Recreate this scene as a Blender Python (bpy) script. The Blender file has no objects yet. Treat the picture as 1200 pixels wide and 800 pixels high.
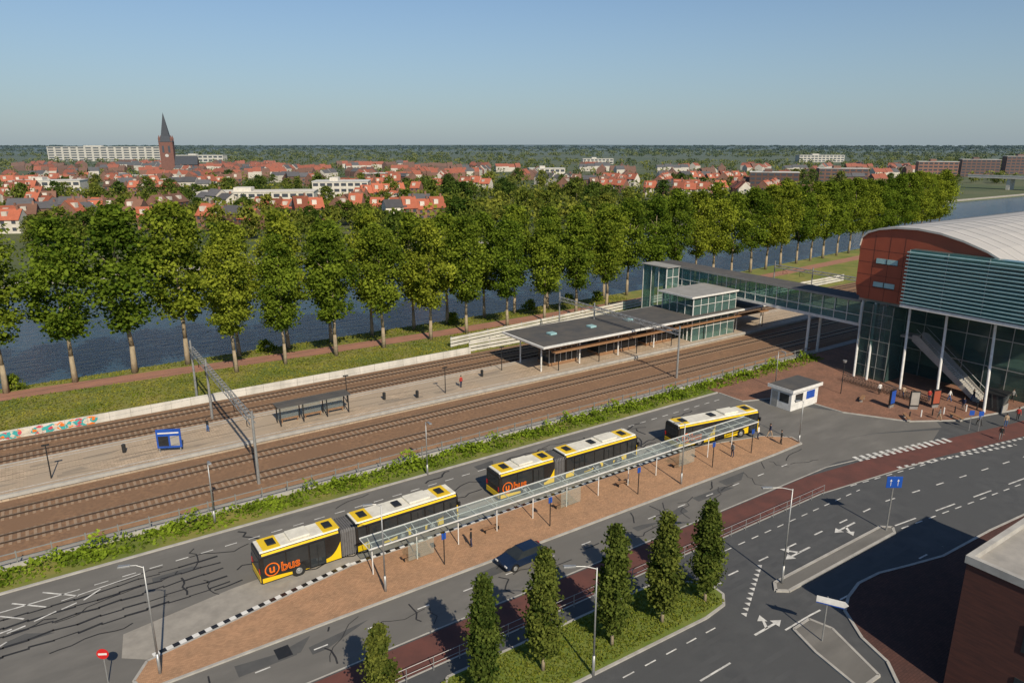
import bpy, bmesh, math, random
import numpy as np
from mathutils import Vector, Matrix
random.seed(7); np.random.seed(7)
R=math.radians
scn=bpy.context.scene; col=scn.collection
H=34.0; F=833.3; PITCH=math.atan(233/F); CP,SP=math.cos(PITCH),math.sin(PITCH); CY,SY=math.cos(R(34)),math.sin(R(34))
def O2(X,Y): return (X*CY+Y*SY, -X*SY+Y*CY)
def G(u,v,z=0):
    dz=-F*SP+(400-v)*CP; dy=F*CP+(400-v)*SP
    t=-(H-z)/dz
    return O2((u-600)*t, dy*t)
def ordn(i):
    w=['first','second','third','fourth','fifth','sixth','seventh','eighth','ninth','tenth','eleventh','twelfth']
    return w[i] if i<12 else '%d%s'%(i+1,{1:'st',2:'nd',3:'rd'}.get((i+1)%10,'th') if (i+1) not in (11,12,13) else 'th')
# ---------------------------------------------------------------- materials
def newmat(name):
    m=bpy.data.materials.new(name); m.use_nodes=True; nt=m.node_tree
    return m,nt,nt.nodes['Principled BSDF']
def mixc(nt,fac,a,b,mode='MIX'):
    n=nt.nodes.new('ShaderNodeMix'); n.data_type='RGBA'; n.blend_type=mode
    for i,x in ((0,fac),(6,a),(7,b)):
        if isinstance(x,bpy.types.NodeSocket): nt.links.new(x,n.inputs[i])
        elif i==0: n.inputs[0].default_value=x
        else: n.inputs[i].default_value=(*x,1) if len(x)==3 else x
    return n.outputs[2]
def noise(nt,vec,sc,detail=5,lo=.35,hi=.65,rough=.6):
    n=nt.nodes.new('ShaderNodeTexNoise'); n.inputs['Scale'].default_value=sc; n.inputs['Detail'].default_value=detail; n.inputs['Roughness'].default_value=rough
    nt.links.new(vec,n.inputs['Vector'])
    m=nt.nodes.new('ShaderNodeMapRange'); m.inputs[1].default_value=lo; m.inputs[2].default_value=hi
    nt.links.new(n.outputs[0],m.inputs[0]); return m.outputs[0]
def M(name,c,c2=None,sc=1.5,rough=.8,metal=0,bump=0,bsc=20,big=None,rnd=0,stretch=None,spec=None,haze=False,brick=None):
    m,nt,b=newmat(name)
    tc=nt.nodes.new('ShaderNodeTexCoord'); vec=tc.outputs['Object']
    if stretch:
        mp=nt.nodes.new('ShaderNodeMapping'); mp.inputs['Scale'].default_value=stretch; nt.links.new(vec,mp.inputs[0]); vec2=mp.outputs[0]
    else: vec2=vec
    if c2 is None: c2=tuple(x*.78 for x in c)
    out=mixc(nt,noise(nt,vec2,sc),c,c2)
    if brick:
        bt=nt.nodes.new('ShaderNodeTexBrick'); bt.inputs['Scale'].default_value=brick
        bt.inputs[1].default_value=(1,1,1,1); bt.inputs[2].default_value=(.75,.75,.75,1); bt.inputs[3].default_value=(.5,.5,.5,1)
        nt.links.new(vec,bt.inputs[0]); out=mixc(nt,1,out,bt.outputs[0],'MULTIPLY')
    if big: out=mixc(nt,noise(nt,vec,big[1],4,.42,.62),out,big[0])
    if rnd:
        oi=nt.nodes.new('ShaderNodeObjectInfo'); mr=nt.nodes.new('ShaderNodeMapRange'); mr.inputs[3].default_value=1-rnd; mr.inputs[4].default_value=1+rnd
        nt.links.new(oi.outputs['Random'],mr.inputs[0])
        hs=nt.nodes.new('ShaderNodeHueSaturation'); nt.links.new(mr.outputs[0],hs.inputs['Value']); nt.links.new(out,hs.inputs['Color']); out=hs.outputs[0]
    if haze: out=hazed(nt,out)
    nt.links.new(out,b.inputs['Base Color'])
    b.inputs['Roughness'].default_value=rough; b.inputs['Metallic'].default_value=metal
    if spec is not None: b.inputs['Specular IOR Level'].default_value=spec
    if bump:
        n=nt.nodes.new('ShaderNodeTexNoise'); n.inputs['Scale'].default_value=bsc; nt.links.new(vec,n.inputs['Vector'])
        bp=nt.nodes.new('ShaderNodeBump'); bp.inputs['Strength'].default_value=bump; bp.inputs['Distance'].default_value=.05
        nt.links.new(n.outputs[0],bp.inputs['Height']); nt.links.new(bp.outputs[0],b.inputs['Normal'])
    return m
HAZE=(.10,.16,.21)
def hazed(nt,out):  # aerial haze painted into the base colour, stronger with distance from the origin
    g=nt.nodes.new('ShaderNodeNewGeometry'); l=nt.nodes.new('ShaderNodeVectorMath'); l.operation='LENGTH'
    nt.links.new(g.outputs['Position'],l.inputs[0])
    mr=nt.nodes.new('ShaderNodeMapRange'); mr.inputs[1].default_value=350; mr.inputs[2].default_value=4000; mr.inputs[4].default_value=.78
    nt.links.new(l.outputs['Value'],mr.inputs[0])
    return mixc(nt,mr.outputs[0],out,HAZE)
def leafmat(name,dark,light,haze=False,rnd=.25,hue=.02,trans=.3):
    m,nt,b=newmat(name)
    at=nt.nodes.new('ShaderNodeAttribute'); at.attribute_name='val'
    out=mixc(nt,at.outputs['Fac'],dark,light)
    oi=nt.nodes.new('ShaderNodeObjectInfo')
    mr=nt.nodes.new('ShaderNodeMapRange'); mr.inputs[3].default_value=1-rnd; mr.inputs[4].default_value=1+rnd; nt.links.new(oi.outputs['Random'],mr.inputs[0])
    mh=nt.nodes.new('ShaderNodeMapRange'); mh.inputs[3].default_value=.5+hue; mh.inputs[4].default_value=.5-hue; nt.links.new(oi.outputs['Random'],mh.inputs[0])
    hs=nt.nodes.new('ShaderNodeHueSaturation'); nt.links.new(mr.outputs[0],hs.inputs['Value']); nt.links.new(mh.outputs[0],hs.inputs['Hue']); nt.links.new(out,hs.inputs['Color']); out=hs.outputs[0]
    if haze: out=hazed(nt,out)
    d=nt.nodes.new('ShaderNodeBsdfDiffuse'); t=nt.nodes.new('ShaderNodeBsdfTranslucent'); mx=nt.nodes.new('ShaderNodeMixShader'); mx.inputs[0].default_value=trans
    nt.links.new(out,d.inputs[0]); nt.links.new(out,t.inputs[0]); nt.links.new(d.outputs[0],mx.inputs[1]); nt.links.new(t.outputs[0],mx.inputs[2])
    nt.links.new(mx.outputs[0],nt.nodes['Material Output'].inputs[0]); nt.nodes.remove(b)
    return m
def glassmat(name,tint,fac,tr=(.75,.88,.86)):
    m,nt,b=newmat(name)
    b.inputs['Base Color'].default_value=(*tint,1); b.inputs['Roughness'].default_value=.08
    t=nt.nodes.new('ShaderNodeBsdfTransparent'); t.inputs[0].default_value=(*tr,1)
    mx=nt.nodes.new('ShaderNodeMixShader'); mx.inputs[0].default_value=fac
    nt.links.new(t.outputs[0],mx.inputs[1]); nt.links.new(b.outputs[0],mx.inputs[2]); nt.links.new(mx.outputs[0],nt.nodes['Material Output'].inputs[0])
    return m
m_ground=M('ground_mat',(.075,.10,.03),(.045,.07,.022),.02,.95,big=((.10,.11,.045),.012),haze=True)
m_asph=M('asphalt',(.084,.088,.092),(.060,.064,.069),.6,.85,big=((.070,.074,.078),.12),bump=.3,bsc=30)
m_asphl=M('asphalt_worn',(.176,.170,.158),(.122,.119,.112),.5,.88,big=((.137,.133,.124),.1),bump=.3,bsc=30,stretch=(.35,1,1))
m_conc=M('concrete',(.36,.34,.31),(.27,.26,.24),.8,.85,bump=.2)
m_pad=M('pad_concrete',(.33,.31,.275),(.25,.235,.21),.8,.85,bump=.2)
m_tan=M('tan_paving',(.50,.29,.165),(.40,.24,.14),.7,.9,brick=2.2)
m_kerb=M('kerb_stone',(.42,.41,.38),(.32,.31,.29),1.2,.8)
m_red=M('red_asphalt',(.135,.050,.040),(.095,.040,.034),.5,.9,bump=.2)
m_rdark=M('red_paving_dark',(.095,.040,.031),(.07,.033,.027),.5,.9,bump=.2,brick=1.4)
m_plaza=M('plaza_brick',(.31,.155,.10),(.22,.118,.08),.35,.9,brick=1.5)
m_path=M('path_red',(.34,.165,.11),(.27,.14,.095),.4,.9)
m_grass=M('grass_mat',(.16,.18,.035),(.24,.21,.055),.35,.95,bump=.6,bsc=8,big=((.12,.155,.025),.12))
m_verge=M('verge_grass',(.11,.16,.02),(.16,.19,.035),.8,.95,bump=.6,bsc=8)
m_ballast=M('ballast',(.275,.162,.092),(.175,.104,.062),2.5,.95,bump=.8,bsc=14,big=((.205,.122,.072),.25))
m_sleeper=M('sleeper_concrete',(.35,.25,.17),(.26,.185,.13),3,.9)
m_rail=M('rail_steel',(.045,.028,.02),(.06,.038,.026),3,.6,.2)
m_railt=M('rail_head',(.50,.43,.36),(.4,.32,.26),3,.3,.7)
m_plat=M('platform_paving',(.55,.43,.31),(.45,.355,.26),.4,.85,big=((.38,.31,.235),.15),brick=.8)
m_white=M('white_paint',(.74,.74,.72),(.6,.6,.58),2,.6)
m_mark=M('road_paint',(.72,.72,.69),(.42,.42,.41),1.6,.7)
m_seal=M('bitumen_seal',(.02,.02,.022),(.033,.033,.034),1,.6)
m_wallw=M('panel_wall',(.64,.62,.57),(.46,.45,.41),.5,.85,stretch=(1,1,.4))
m_steel=M('galvanised',(.42,.43,.43),(.33,.34,.34),3,.45,.55)
m_dark=M('dark_metal',(.03,.032,.035),None,3,.5,.3)
m_bell=M('bellows_grey',(.13,.13,.135),None,3,.8)
m_black=M('black_paint',(.014,.014,.015),(.022,.022,.022),1,.22)
m_yel=M('yellow_paint',(.80,.55,.012),(.72,.48,.012),.6,.3)
m_bwhite=M('bus_roof',(.78,.76,.66),(.62,.60,.52),1.2,.5)
m_org=M('orange_paint',(.85,.17,.01),None,3,.4)
m_glass=M('dark_glass',(.02,.026,.03),(.032,.038,.042),.6,.06)
m_rubber=M('rubber',(.015,.015,.015),None,3,.8)
m_clear=glassmat('canopy_glass',(.52,.56,.55),.14,(.93,.97,.96))
m_tint=glassmat('green_glass',(.16,.27,.26),.28,(.78,.91,.89))
m_hall=glassmat('hall_glass',(.10,.16,.16),.3,(.72,.86,.84))
m_bay=M('bay_glass',(.06,.16,.17),(.035,.11,.12),.4,.08)
m_louv=M('louver',(.34,.54,.57),(.27,.46,.49),1,.35,.05)
m_redw=M('red_cladding',(.35,.080,.040),(.28,.065,.034),.25,.6,bump=.1)
m_silver=M('silver_roof',(.54,.52,.49),(.45,.435,.41),.3,.55,.15,stretch=(4,.1,1))
m_roofd=M('dark_roofing',(.065,.067,.07),(.10,.093,.085),.5,.9)
m_roofg=M('grey_roofing',(.30,.30,.29),(.24,.24,.23),.5,.9)
m_wood=M('wood_fascia',(.34,.19,.10),(.23,.13,.07),1,.6,stretch=(6,1,1))
m_brick=M('dark_brick',(.10,.036,.026),(.065,.026,.021),.8,.85,stretch=(1,1,9))
m_blue=M('blue_sign',(.02,.09,.42),(.015,.07,.35),1,.35)
m_signr=M('red_sign',(.6,.02,.02),None,1,.35)
m_bark=M('bark',(.38,.31,.21),(.22,.18,.125),2,.9,bump=.6,bsc=10,stretch=(1,1,.4))
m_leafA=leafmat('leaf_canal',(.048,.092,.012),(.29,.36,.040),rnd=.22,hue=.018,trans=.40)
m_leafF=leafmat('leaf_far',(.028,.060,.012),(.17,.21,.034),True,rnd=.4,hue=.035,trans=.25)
m_leafC=leafmat('leaf_column',(.035,.060,.012),(.19,.22,.045),rnd=.2)
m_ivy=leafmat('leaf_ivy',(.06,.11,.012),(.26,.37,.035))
m_blades=leafmat('blades',(.10,.15,.015),(.33,.31,.06))
def water():
    m,nt,b=newmat('water_mat'); b.inputs['Base Color'].default_value=(.022,.055,.09,1); b.inputs['Roughness'].default_value=.12
    tc=nt.nodes.new('ShaderNodeTexCoord'); mp=nt.nodes.new('ShaderNodeMapping'); mp.inputs['Scale'].default_value=(.5,1.3,1); nt.links.new(tc.outputs['Object'],mp.inputs[0])
    n=nt.nodes.new('ShaderNodeTexNoise'); n.inputs['Scale'].default_value=.5; n.inputs['Detail'].default_value=6; n.inputs['Roughness'].default_value=.65; nt.links.new(mp.outputs[0],n.inputs['Vector'])
    bp=nt.nodes.new('ShaderNodeBump'); bp.inputs['Strength'].default_value=.9; bp.inputs['Distance'].default_value=.5; nt.links.new(n.outputs[0],bp.inputs['Height']); nt.links.new(bp.outputs[0],b.inputs['Normal'])
    return m
m_water=water()
# ---------------------------------------------------------------- mesh builder
class MB:
    def __init__(s): s.v=[]; s.f=[]
    def add(s,vs,fs):
        b=len(s.v); s.v+=[tuple(v) for v in vs]; s.f+=[tuple(i+b for i in f) for f in fs]; return s
    def box(s,x0,x1,y0,y1,z0,z1):
        return s.add([(x0,y0,z0),(x1,y0,z0),(x1,y1,z0),(x0,y1,z0),(x0,y0,z1),(x1,y0,z1),(x1,y1,z1),(x0,y1,z1)],
                     [(0,3,2,1),(4,5,6,7),(0,1,5,4),(1,2,6,5),(2,3,7,6),(3,0,4,7)])
    def prism(s,poly,z0,z1):
        n=len(poly); vs=[(x,y,z0) for x,y in poly]+[(x,y,z1) for x,y in poly]
        return s.add(vs,[tuple(range(n))[::-1],tuple(range(n,2*n))]+[(i,(i+1)%n,(i+1)%n+n,i+n) for i in range(n)])
    def sheet(s,poly,z): return s.add([(x,y,z) for x,y in poly],[tuple(range(len(poly)))])
    def exy(s,prof,y0,y1):
        n=len(prof); vs=[(x,y0,z) for x,z in prof]+[(x,y1,z) for x,z in prof]
        return s.add(vs,[tuple(range(n)),tuple(range(n,2*n))[::-1]]+[(i,i+n,(i+1)%n+n,(i+1)%n) for i in range(n)])
    def exx(s,prof,x0,x1):
        n=len(prof); vs=[(x0,y,z) for y,z in prof]+[(x1,y,z) for y,z in prof]
        return s.add(vs,[tuple(range(n))[::-1],tuple(range(n,2*n))]+[(i,(i+1)%n,(i+1)%n+n,i+n) for i in range(n)])
    def tube(s,p,q,r0,r1=None,n=8):
        if r1 is None: r1=r0
        p=Vector(p);q=Vector(q);d=(q-p).normalized()
        a=d.cross(Vector((0,0,1)) if abs(d.z)<.9 else Vector((1,0,0))).normalized(); b=d.cross(a)
        vs=[];
        for c,r in ((p,r0),(q,r1)):
            for i in range(n):
                t=2*math.pi*i/n; vs.append(c+a*math.cos(t)*r+b*math.sin(t)*r)
        return s.add(vs,[tuple(range(n)),tuple(range(n,2*n))[::-1]]+[(i,i+n,(i+1)%n+n,(i+1)%n) for i in range(n)])
    def bar(s,p,q,w): return s.tube(p,q,w*.7,w*.7,4)
    def build(s,name,mat,parent=None,smooth=False,label=None,bevel=0):
        me=bpy.data.meshes.new(name); me.from_pydata(s.v,[],s.f)
        bm=bmesh.new(); bm.from_mesh(me); bmesh.ops.recalc_face_normals(bm,faces=bm.faces); bm.to_mesh(me); bm.free()
        if smooth: me.polygons.foreach_set('use_smooth',[True]*len(me.polygons))
        me.materials.append(mat)
        o=bpy.data.objects.new(name,me); col.objects.link(o)
        if parent: o.parent=parent
        if label: o['label']=label
        if bevel:
            b=o.modifiers.new('b','BEVEL'); b.width=bevel; b.segments=2; b.limit_method='ANGLE'
        return o
def tag(o,label,cat,group=None,kind=None):
    o['label']=label; o['category']=cat
    if group: o['group']=group
    if kind: o['kind']=kind
    return o
def E(name,label,cat,loc,rz=0,group=None):
    o=bpy.data.objects.new(name,None); o.empty_display_size=.3; col.objects.link(o); o.location=loc if len(loc)==3 else (*loc,0); o.rotation_euler=(0,0,rz)
    return tag(o,label,cat,group)
def S(name,mb,mat,**k):
    o=mb.build(name,mat,**k); o['kind']='structure'; return o
KIDS={}
def kids(o):
    return [c for c in col.objects if c.parent==o]
def dup(root,loc,rz=0,label=None,sc=None,group=None,deep=True):
    if root.name not in KIDS: KIDS[root.name]=[(c,kids(c)) for c in kids(root)]
    r=root.copy(); col.objects.link(r); r.location=loc if len(loc)==3 else (*loc,0); r.rotation_euler=(0,0,rz)
    if sc: r.scale=(sc,sc,sc) if not hasattr(sc,'__len__') else sc
    if label: r['label']=label
    if group: r['group']=group
    if deep:
        for c,gs in KIDS[root.name]:
            k=c.copy(); col.objects.link(k); k.parent=r
            for g in gs:
                h=g.copy(); col.objects.link(h); h.parent=k
    return r
def text(body,size,mat,parent,loc,rot,name='lettering',off=0.0,ext=.006,sx=1):
    cu=bpy.data.curves.new('t','FONT'); cu.body=body; cu.size=size; cu.extrude=ext; cu.offset=off; cu.resolution_u=3
    t=bpy.data.objects.new('t',cu); col.objects.link(t); bpy.context.view_layer.update()
    me=bpy.data.meshes.new_from_object(t.evaluated_get(bpy.context.evaluated_depsgraph_get()))
    bpy.data.objects.remove(t); me.materials.clear(); me.materials.append(mat)
    o=bpy.data.objects.new(name,me); col.objects.link(o); o.location=loc; o.rotation_euler=rot; o.scale=(sx,1,1)
    if parent: o.parent=parent
    return o
# ---------------------------------------------------------------- foliage
def leafmesh(name,C,size,val,mat,up=.25,out=None):
    N=len(C); n=np.random.normal(size=(N,3)); n[:,2]+=up
    if out is not None: n+=out*.8
    n/=np.linalg.norm(n,axis=1)[:,None]
    a=np.cross(n,np.random.normal(size=(N,3))); a/=np.linalg.norm(a,axis=1)[:,None]; b=np.cross(n,a)
    s=np.asarray(size).reshape(-1,1)*.5*np.ones((N,1)); w=s*np.random.uniform(.55,1,(N,1))
    V=np.stack([C-a*s-b*w*.3,C+b*w*-1+a*s*.2,C+a*s+b*w*.3,C+b*w-a*s*.2],1).reshape(-1,3)
    me=bpy.data.meshes.new(name); me.vertices.add(4*N); me.vertices.foreach_set('co',V.ravel())
    me.loops.add(4*N); me.loops.foreach_set('vertex_index',np.arange(4*N)); me.polygons.add(N); me.polygons.foreach_set('loop_start',np.arange(N)*4)
    try: me.polygons.foreach_set('loop_total',np.full(N,4))
    except Exception: pass
    me.update(calc_edges=True)
    at=me.attributes.new('val','FLOAT','FACE'); at.data.foreach_set('value',np.clip(val,0,1).astype(np.float32))
    me.materials.append(mat); return me
def crown(name,mat,Rr,z0,z1,ncl,per,size,prof,seed,spread=.9,lop=0):
    rs=np.random.RandomState(seed); C=[];V=[];O=[]
    ph=rs.uniform(0,6.28,3)
    for i in range(ncl):
        t=rs.uniform(0.02,.98); an=rs.uniform(0,2*math.pi)
        lob=1+lop*(math.sin(2*an+ph[0]+3*t)+.7*math.sin(3*an+ph[1]+9*t))*.5
        rad=Rr*prof(t)*(rs.uniform(.12,1)**.5)*lob
        c=np.array([rad*math.cos(an),rad*math.sin(an),z0+(z1-z0)*t])
        sg=spread*rs.uniform(.55,1.25)*(.5+.5*prof(t)); p=rs.normal(size=(per,3))*sg*np.array([1,1,.7])
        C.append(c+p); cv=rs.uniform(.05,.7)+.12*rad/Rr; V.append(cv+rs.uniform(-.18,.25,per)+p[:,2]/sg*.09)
        o=np.array([math.cos(an),math.sin(an),.3])*(rad/Rr); O.append(np.tile(o,(per,1)))
    C=np.concatenate(C);V=np.concatenate(V);O=np.concatenate(O)
    return leafmesh(name,C,rs.uniform(.6,1.3,len(C))*size,V,mat,.3,O)
def tree(name,label,cat,loc,crownmesh,h,r0,z0,lean=0,limbs=6,group=None,seed=0,Rr=3):
    rs=random.Random(seed); root=E(name,label,cat,loc,rs.uniform(0,6),group)
    mb=MB(); pts=[(0,0,-.1)]; n=5
    for i in range(1,n+1): pts.append((rs.uniform(-.12,.12)*i*r0*3,rs.uniform(-.12,.12)*i*r0*3,h*.88*i/n))
    for i in range(n): mb.tube(pts[i],pts[i+1],r0*(1-.85*i/n)*(1.25 if i==0 else 1),r0*(1-.85*(i+1)/n),7)
    for k in range(limbs):
        zz=z0+(h*.75-z0)*k/max(1,limbs-1); a=rs.uniform(0,6.28); L=Rr*rs.uniform(.5,.8)
        mb.tube((0,0,zz-.6),(math.cos(a)*L,math.sin(a)*L,zz+L*1.1),r0*.3,r0*.08,5)
    mb.build('trunk',m_bark,root,True)
    c=bpy.data.objects.new('crown',crownmesh); col.objects.link(c); c.parent=root
    return root
# ---------------------------------------------------------------- ground, canal
SS=[-3000,-400,-60]+list(range(-40,120,20))+list(range(120,420,25))+[500,800,1500,3000,7000]
def sh(s): return 0 if s<100 else (17*((min(s,420)-100)/185)**1.3)
prof=[(-2500,0),(-200,0),(99.5,0),(120.8,0),(123,-.9),(126,-3),(213,-3),(215.5,-.6),(218,0),(400,0),(900,0),(2500,0),(9000,0)]
mb=MB(); nP=len(prof)
vs=[]
for s in SS:
    for n,z in prof: vs.append((s,n+(sh(s) if 120<n<130 else 0),z))
mb.add(vs,[(i*nP+j,(i+1)*nP+j,(i+1)*nP+j+1,i*nP+j+1) for i in range(len(SS)-1) for j in range(nP-1)])
S('ground',mb,m_ground)
S('canal_water',MB().sheet([(-3000,119),(3000,119),(3000,220),(-3000,220)],-1.3),m_water)
mb=MB()
for s0,s1 in zip(SS[:-1],SS[1:]):
    if s0>=-400 and s1<=800: mb.box(s0,s1-.01,215.2,215.7,-1.8,.15)
S('quay_edge',mb,m_conc)
def strip(pts_lo,pts_hi,z,mb=None):
    mb=mb or MB(); n=len(pts_lo); mb.add([(x,y,z) for x,y in pts_lo]+[(x,y,z) for x,y in pts_hi],[(i,i+1,n+i+1,n+i) for i in range(n-1)]); return mb
sx=list(range(-60,420,20))
S('verge',strip([(s,98.6) for s in sx],[(s,120.6+sh(s)) for s in sx],.01),m_grass)
def pn(s): return 117.2-max(0,min(1,(s+7)/60))*4.2+sh(s)*.9
S('towpath',strip([(s,pn(s)-2.1) for s in sx],[(s,pn(s)+1.7) for s in sx],.022),m_path)
# roads
S('road',MB().sheet([(-80,-40),(260,-40),(260,64),(-80,64)],.006),m_asph)
S('bus_lane',MB().sheet([(-80,45.5),(66,45.5),(74,43.5),(81,42),(90,38.2),(92,40),(86,46),(80,56),(78,62.2),(-80,62.2)],.011),m_asphl)
S('access_road',MB().sheet([(-80,39.7),(70,39.7),(84,36.5),(89,38),(81,41.9),(66,45.4),(-80,45.4)],.013),m_asphl)
S('cycle_path',MB().sheet([(-80,36.4),(62,36.4),(80,34.2),(97,31),(125,27),(125,30),(98,34),(80,37.4),(64,39.4),(-80,39.4)],.016),m_red)
S('station_plaza',MB().prism([(77,66),(77,58),(84,55.5),(84.5,48),(88.5,41.5),(94,38.2),(104,35.8),(140,33),(170,33),(170,66)],-.1,.10),m_plaza)
kb=MB()
def kerb(pts,w=.18,h=.13):
    for a,b in zip(pts[:-1],pts[1:]):
        a=Vector(a);b=Vector(b);d=(b-a).normalized(); nn=Vector((-d.y,d.x))*w/2
        kb.prism([tuple(a-nn),tuple(b-nn),tuple(b+nn),tuple(a+nn)],-.05,h)
isl=[(2.2,47.6),(18,50.6),(60,51.2),(69.2,48.8),(71.8,46.6),(71.2,44.9),(66,44.7),(1.6,44.7),(1.2,46)]
S('bus_island',MB().prism(isl,-.05,.12),m_tan); kerb(isl+[isl[0]],.2,.135)
S('bus_pad',MB().sheet([(1.2,51.7),(.8,49),(2.2,47.9),(18,50.8),(56,51.5),(56,54.6),(18,53.6),(9,53)],.02),m_pad)
kerb([(-80,62.3),(77,62.3)],.25); kerb([(-80,39.6),(68,39.6),(83,36.9)],.12,.03); kerb([(-80,36.3),(62,36.3),(80,34.1)],.12,.03)
kerb([(77,62),(77,58),(84,55.5),(84.5,48),(88.5,41.5),(94,38.2),(104,35.8),(140,33)],.2,.12)
ver=[(17.6,29.9),(37.3,29.5),(39.6,29.8),(40.6,30.7),(40.7,31.7),(39.6,33.3),(37,34.7),(18.4,34.9),(17.2,33.5)]
S('verge_grass',MB().prism(ver,-.05,.1),m_verge); kerb(ver+[ver[0]],.2,.12)
bed=[(11.8,31.9),(14.4,31.9),(14.4,34.2),(11.8,34.2)]
S('tree_bed',MB().prism(bed,-.05,.1),m_verge); kerb(bed+[bed[0]],.15,.12)
med=[(44.4,28.7),(45.2,28.1),(60.6,28.1),(61.4,28.7),(60.6,29.4),(45.2,29.4)]
S('median',MB().prism(med,-.05,.11),m_asphl); kerb(med+[med[0]],.25,.14)
isl2=[G(930,738),G(948,726),G(975,737),G(1030,792),G(1008,808),G(956,765)]
S('traffic_island',MB().prism(isl2,-.05,.11),m_asphl); kerb(isl2+[isl2[0]],.2,.13)
brn=[G(*p) for p in ((990,716),(994,700),(1006,684),(1030,672),(1062,664),(1105,652),(1160,622),(1240,585),(1290,640),(1290,840),(1075,850),(1040,776),(1010,748))]
S('paved_circle',MB().prism(brn,-.05,.1),m_rdark); kerb(brn[9:]+brn[:8],.22,.12)
S('kerb',kb,m_kerb)
# markings
mk=MB()
def ln(a,b,w=.14,z=.028):
    a=Vector(a);b=Vector(b);d=(b-a).normalized(); nn=Vector((-d.y,d.x))*w/2
    mk.sheet([tuple(a-nn),tuple(b-nn),tuple(b+nn),tuple(a+nn)],z)
def dash(a,b,L,g,w=.14,z=.028):
    a=Vector(a);b=Vector(b);T=(b-a).length;d=(b-a)/T;t=0
    while t<T: ln(a+d*t,a+d*min(T,t+L),w,z); t+=L+g
dash((-60,42.5),(66,42.4),1,3,.12)
ln((-60,59.6),(-2,59.6)); dash((-2,59.6),(76,60.3),1,1,.12)
dash((43,32.2),(66,31.8),1.2,2.6); dash((66,31.8),(120,24.5),1.2,2.6)
dash((42,34.8),(66,34.6),.9,.9,.1)
dash((62,28.8),(118,22.2),3,3); dash((62,28.2),(118,21.6),1,1,.12)
dash((-40,25.2),(44,25.4),3,6); dash((44,25.4),(62,24.6),1.2,2.4)
dash((-40,28.6),(37,28.4),1,1,.1)
dash((84,33.2),(118,26.5),.5,.5,.35); dash((66,35.6),(84,33),.9,.9,.12)
a=Vector(G(1003,538));b=Vector(G(1112,515)); dash(a,b,.5,.5,1.15)
a=Vector(G(1052,548));b=Vector(G(1190,521)); dash(a,b,.5,.55,.4)
for i in range(11):
    p=Vector((39.9,28.2))+Vector((.62*i,.34*i)); mk.add([(p.x,p.y-.25,.028),(p.x+.42,p.y,.028),(p.x,p.y+.25,.028)],[(0,1,2)])
def arrow(c,rz,L=3.6,turn=0):
    cs,sn=math.cos(rz),math.sin(rz)
    def T(x,y): return (c[0]+x*cs-y*sn,c[1]+x*sn+y*cs,.03)
    mk.add([T(-L/2,-.09),T(L/4,-.09),T(L/4,.09),T(-L/2,.09)],[(0,1,2,3)])
    mk.add([T(L/4,-.42),T(L/2,0),T(L/4,.42)],[(0,1,2)])
    if turn: mk.add([T(-L*.1,0),T(L*.08,turn*.7),T(-.02*L,turn*.9),T(L*.22,turn*1.25),T(L*.18,turn*.45),T(L*.13,turn*.58),T(0,0)],[(0,1,2,3,4,5,6)])
arrow(G(935,648),math.pi,3.4,-1); arrow(G(990,618),math.pi,3.2,1); arrow(G(830,690),math.pi,3); arrow(G(900,735),0,3,1)
for (x0,y0,x1,y1) in [(50,694,92,698),(14,707,54,711),(0,722,28,725),(66,716,40,728),(30,733,8,742),(90,706,72,714),(0,742,14,737),(0,757,8,752),(118,690,98,703)]:
    ln(G(x0,y0),G(x1,y1),.14)
ln(G(72,704),G(165,672),.1)
S('road_markings',mk,m_mark)
mk=MB()
a=Vector((2.6,47.95));b=Vector((18,50.85)); dash(a,b,.45,.45,.42,.15); dash((18,50.75),(58,51.3),.45,.45,.35,.15)
S('kerb_blocks',mk,m_white)
mk=MB(); a=Vector((2.6,47.95));d=(Vector((18,50.85))-a).normalized(); dash(a+d*.45,b,.45,.45,.42,.149); dash((18.45,50.755),(58,51.3),.45,.45,.35,.149)
S('kerb_blocks_dark',mk,m_black)
# bitumen seams
mk=MB()
def seam(p,ang,L,w):
    p=Vector(p)
    k=int(L/.9)
    for i in range(k):
        a2=ang+random.uniform(-.75,.75); q=p+Vector((math.cos(a2),math.sin(a2)*.8))*random.uniform(.5,1.1)
        if not(39.9<q.y<44.4 or 51.8<q.y<61.9) : break
        ln(p,q,w,.0245+random.random()*.002); p=q
for i in range(46): seam((random.uniform(-22,70),random.uniform(52.2,61)),random.choice([.12,-.1,0,math.pi/2,-math.pi/2,.6]),random.uniform(3,12),random.uniform(.08,.2))
for i in range(34): seam((random.uniform(-5,66),random.uniform(40,44)),random.choice([0,0.2,math.pi/2,-math.pi/2,.8]),random.uniform(2,6),random.uniform(.06,.14))
for y in (53.8,54.9,56.2,57.3,58.4):
    x=-30
    while x<8: ln((x,y+random.uniform(-.16,.16)+max(0,x)*.02),(x+1.6,y+random.uniform(-.16,.16)+max(0,x)*.02),random.uniform(.12,.26),.0245); x+=1.5
S('road_seams',mk,m_seal)
q=G(332,764); S('manhole_cover',MB().prism([(q[0]+.5*x,q[1]+.6*y) for x,y in ((-1,-1),(1,-1),(1,1),(-1,1))],0,.03),m_dark)
mk=MB()
for i in range(16):
    x=random.uniform(-20,70); y=random.choice([random.uniform(52.5,60),random.uniform(40.3,43.2)]); mk.sheet([(x,y),(x+random.uniform(1,6),y),(x+random.uniform(1,6),y+random.uniform(.6,1.4)),(x,y+random.uniform(.6,1.3))],.0185+i*.00015)
S('road_patches',mk,M('patched_asphalt',(.09,.092,.092),(.07,.072,.074),.8,.9))
mk=MB()
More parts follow.
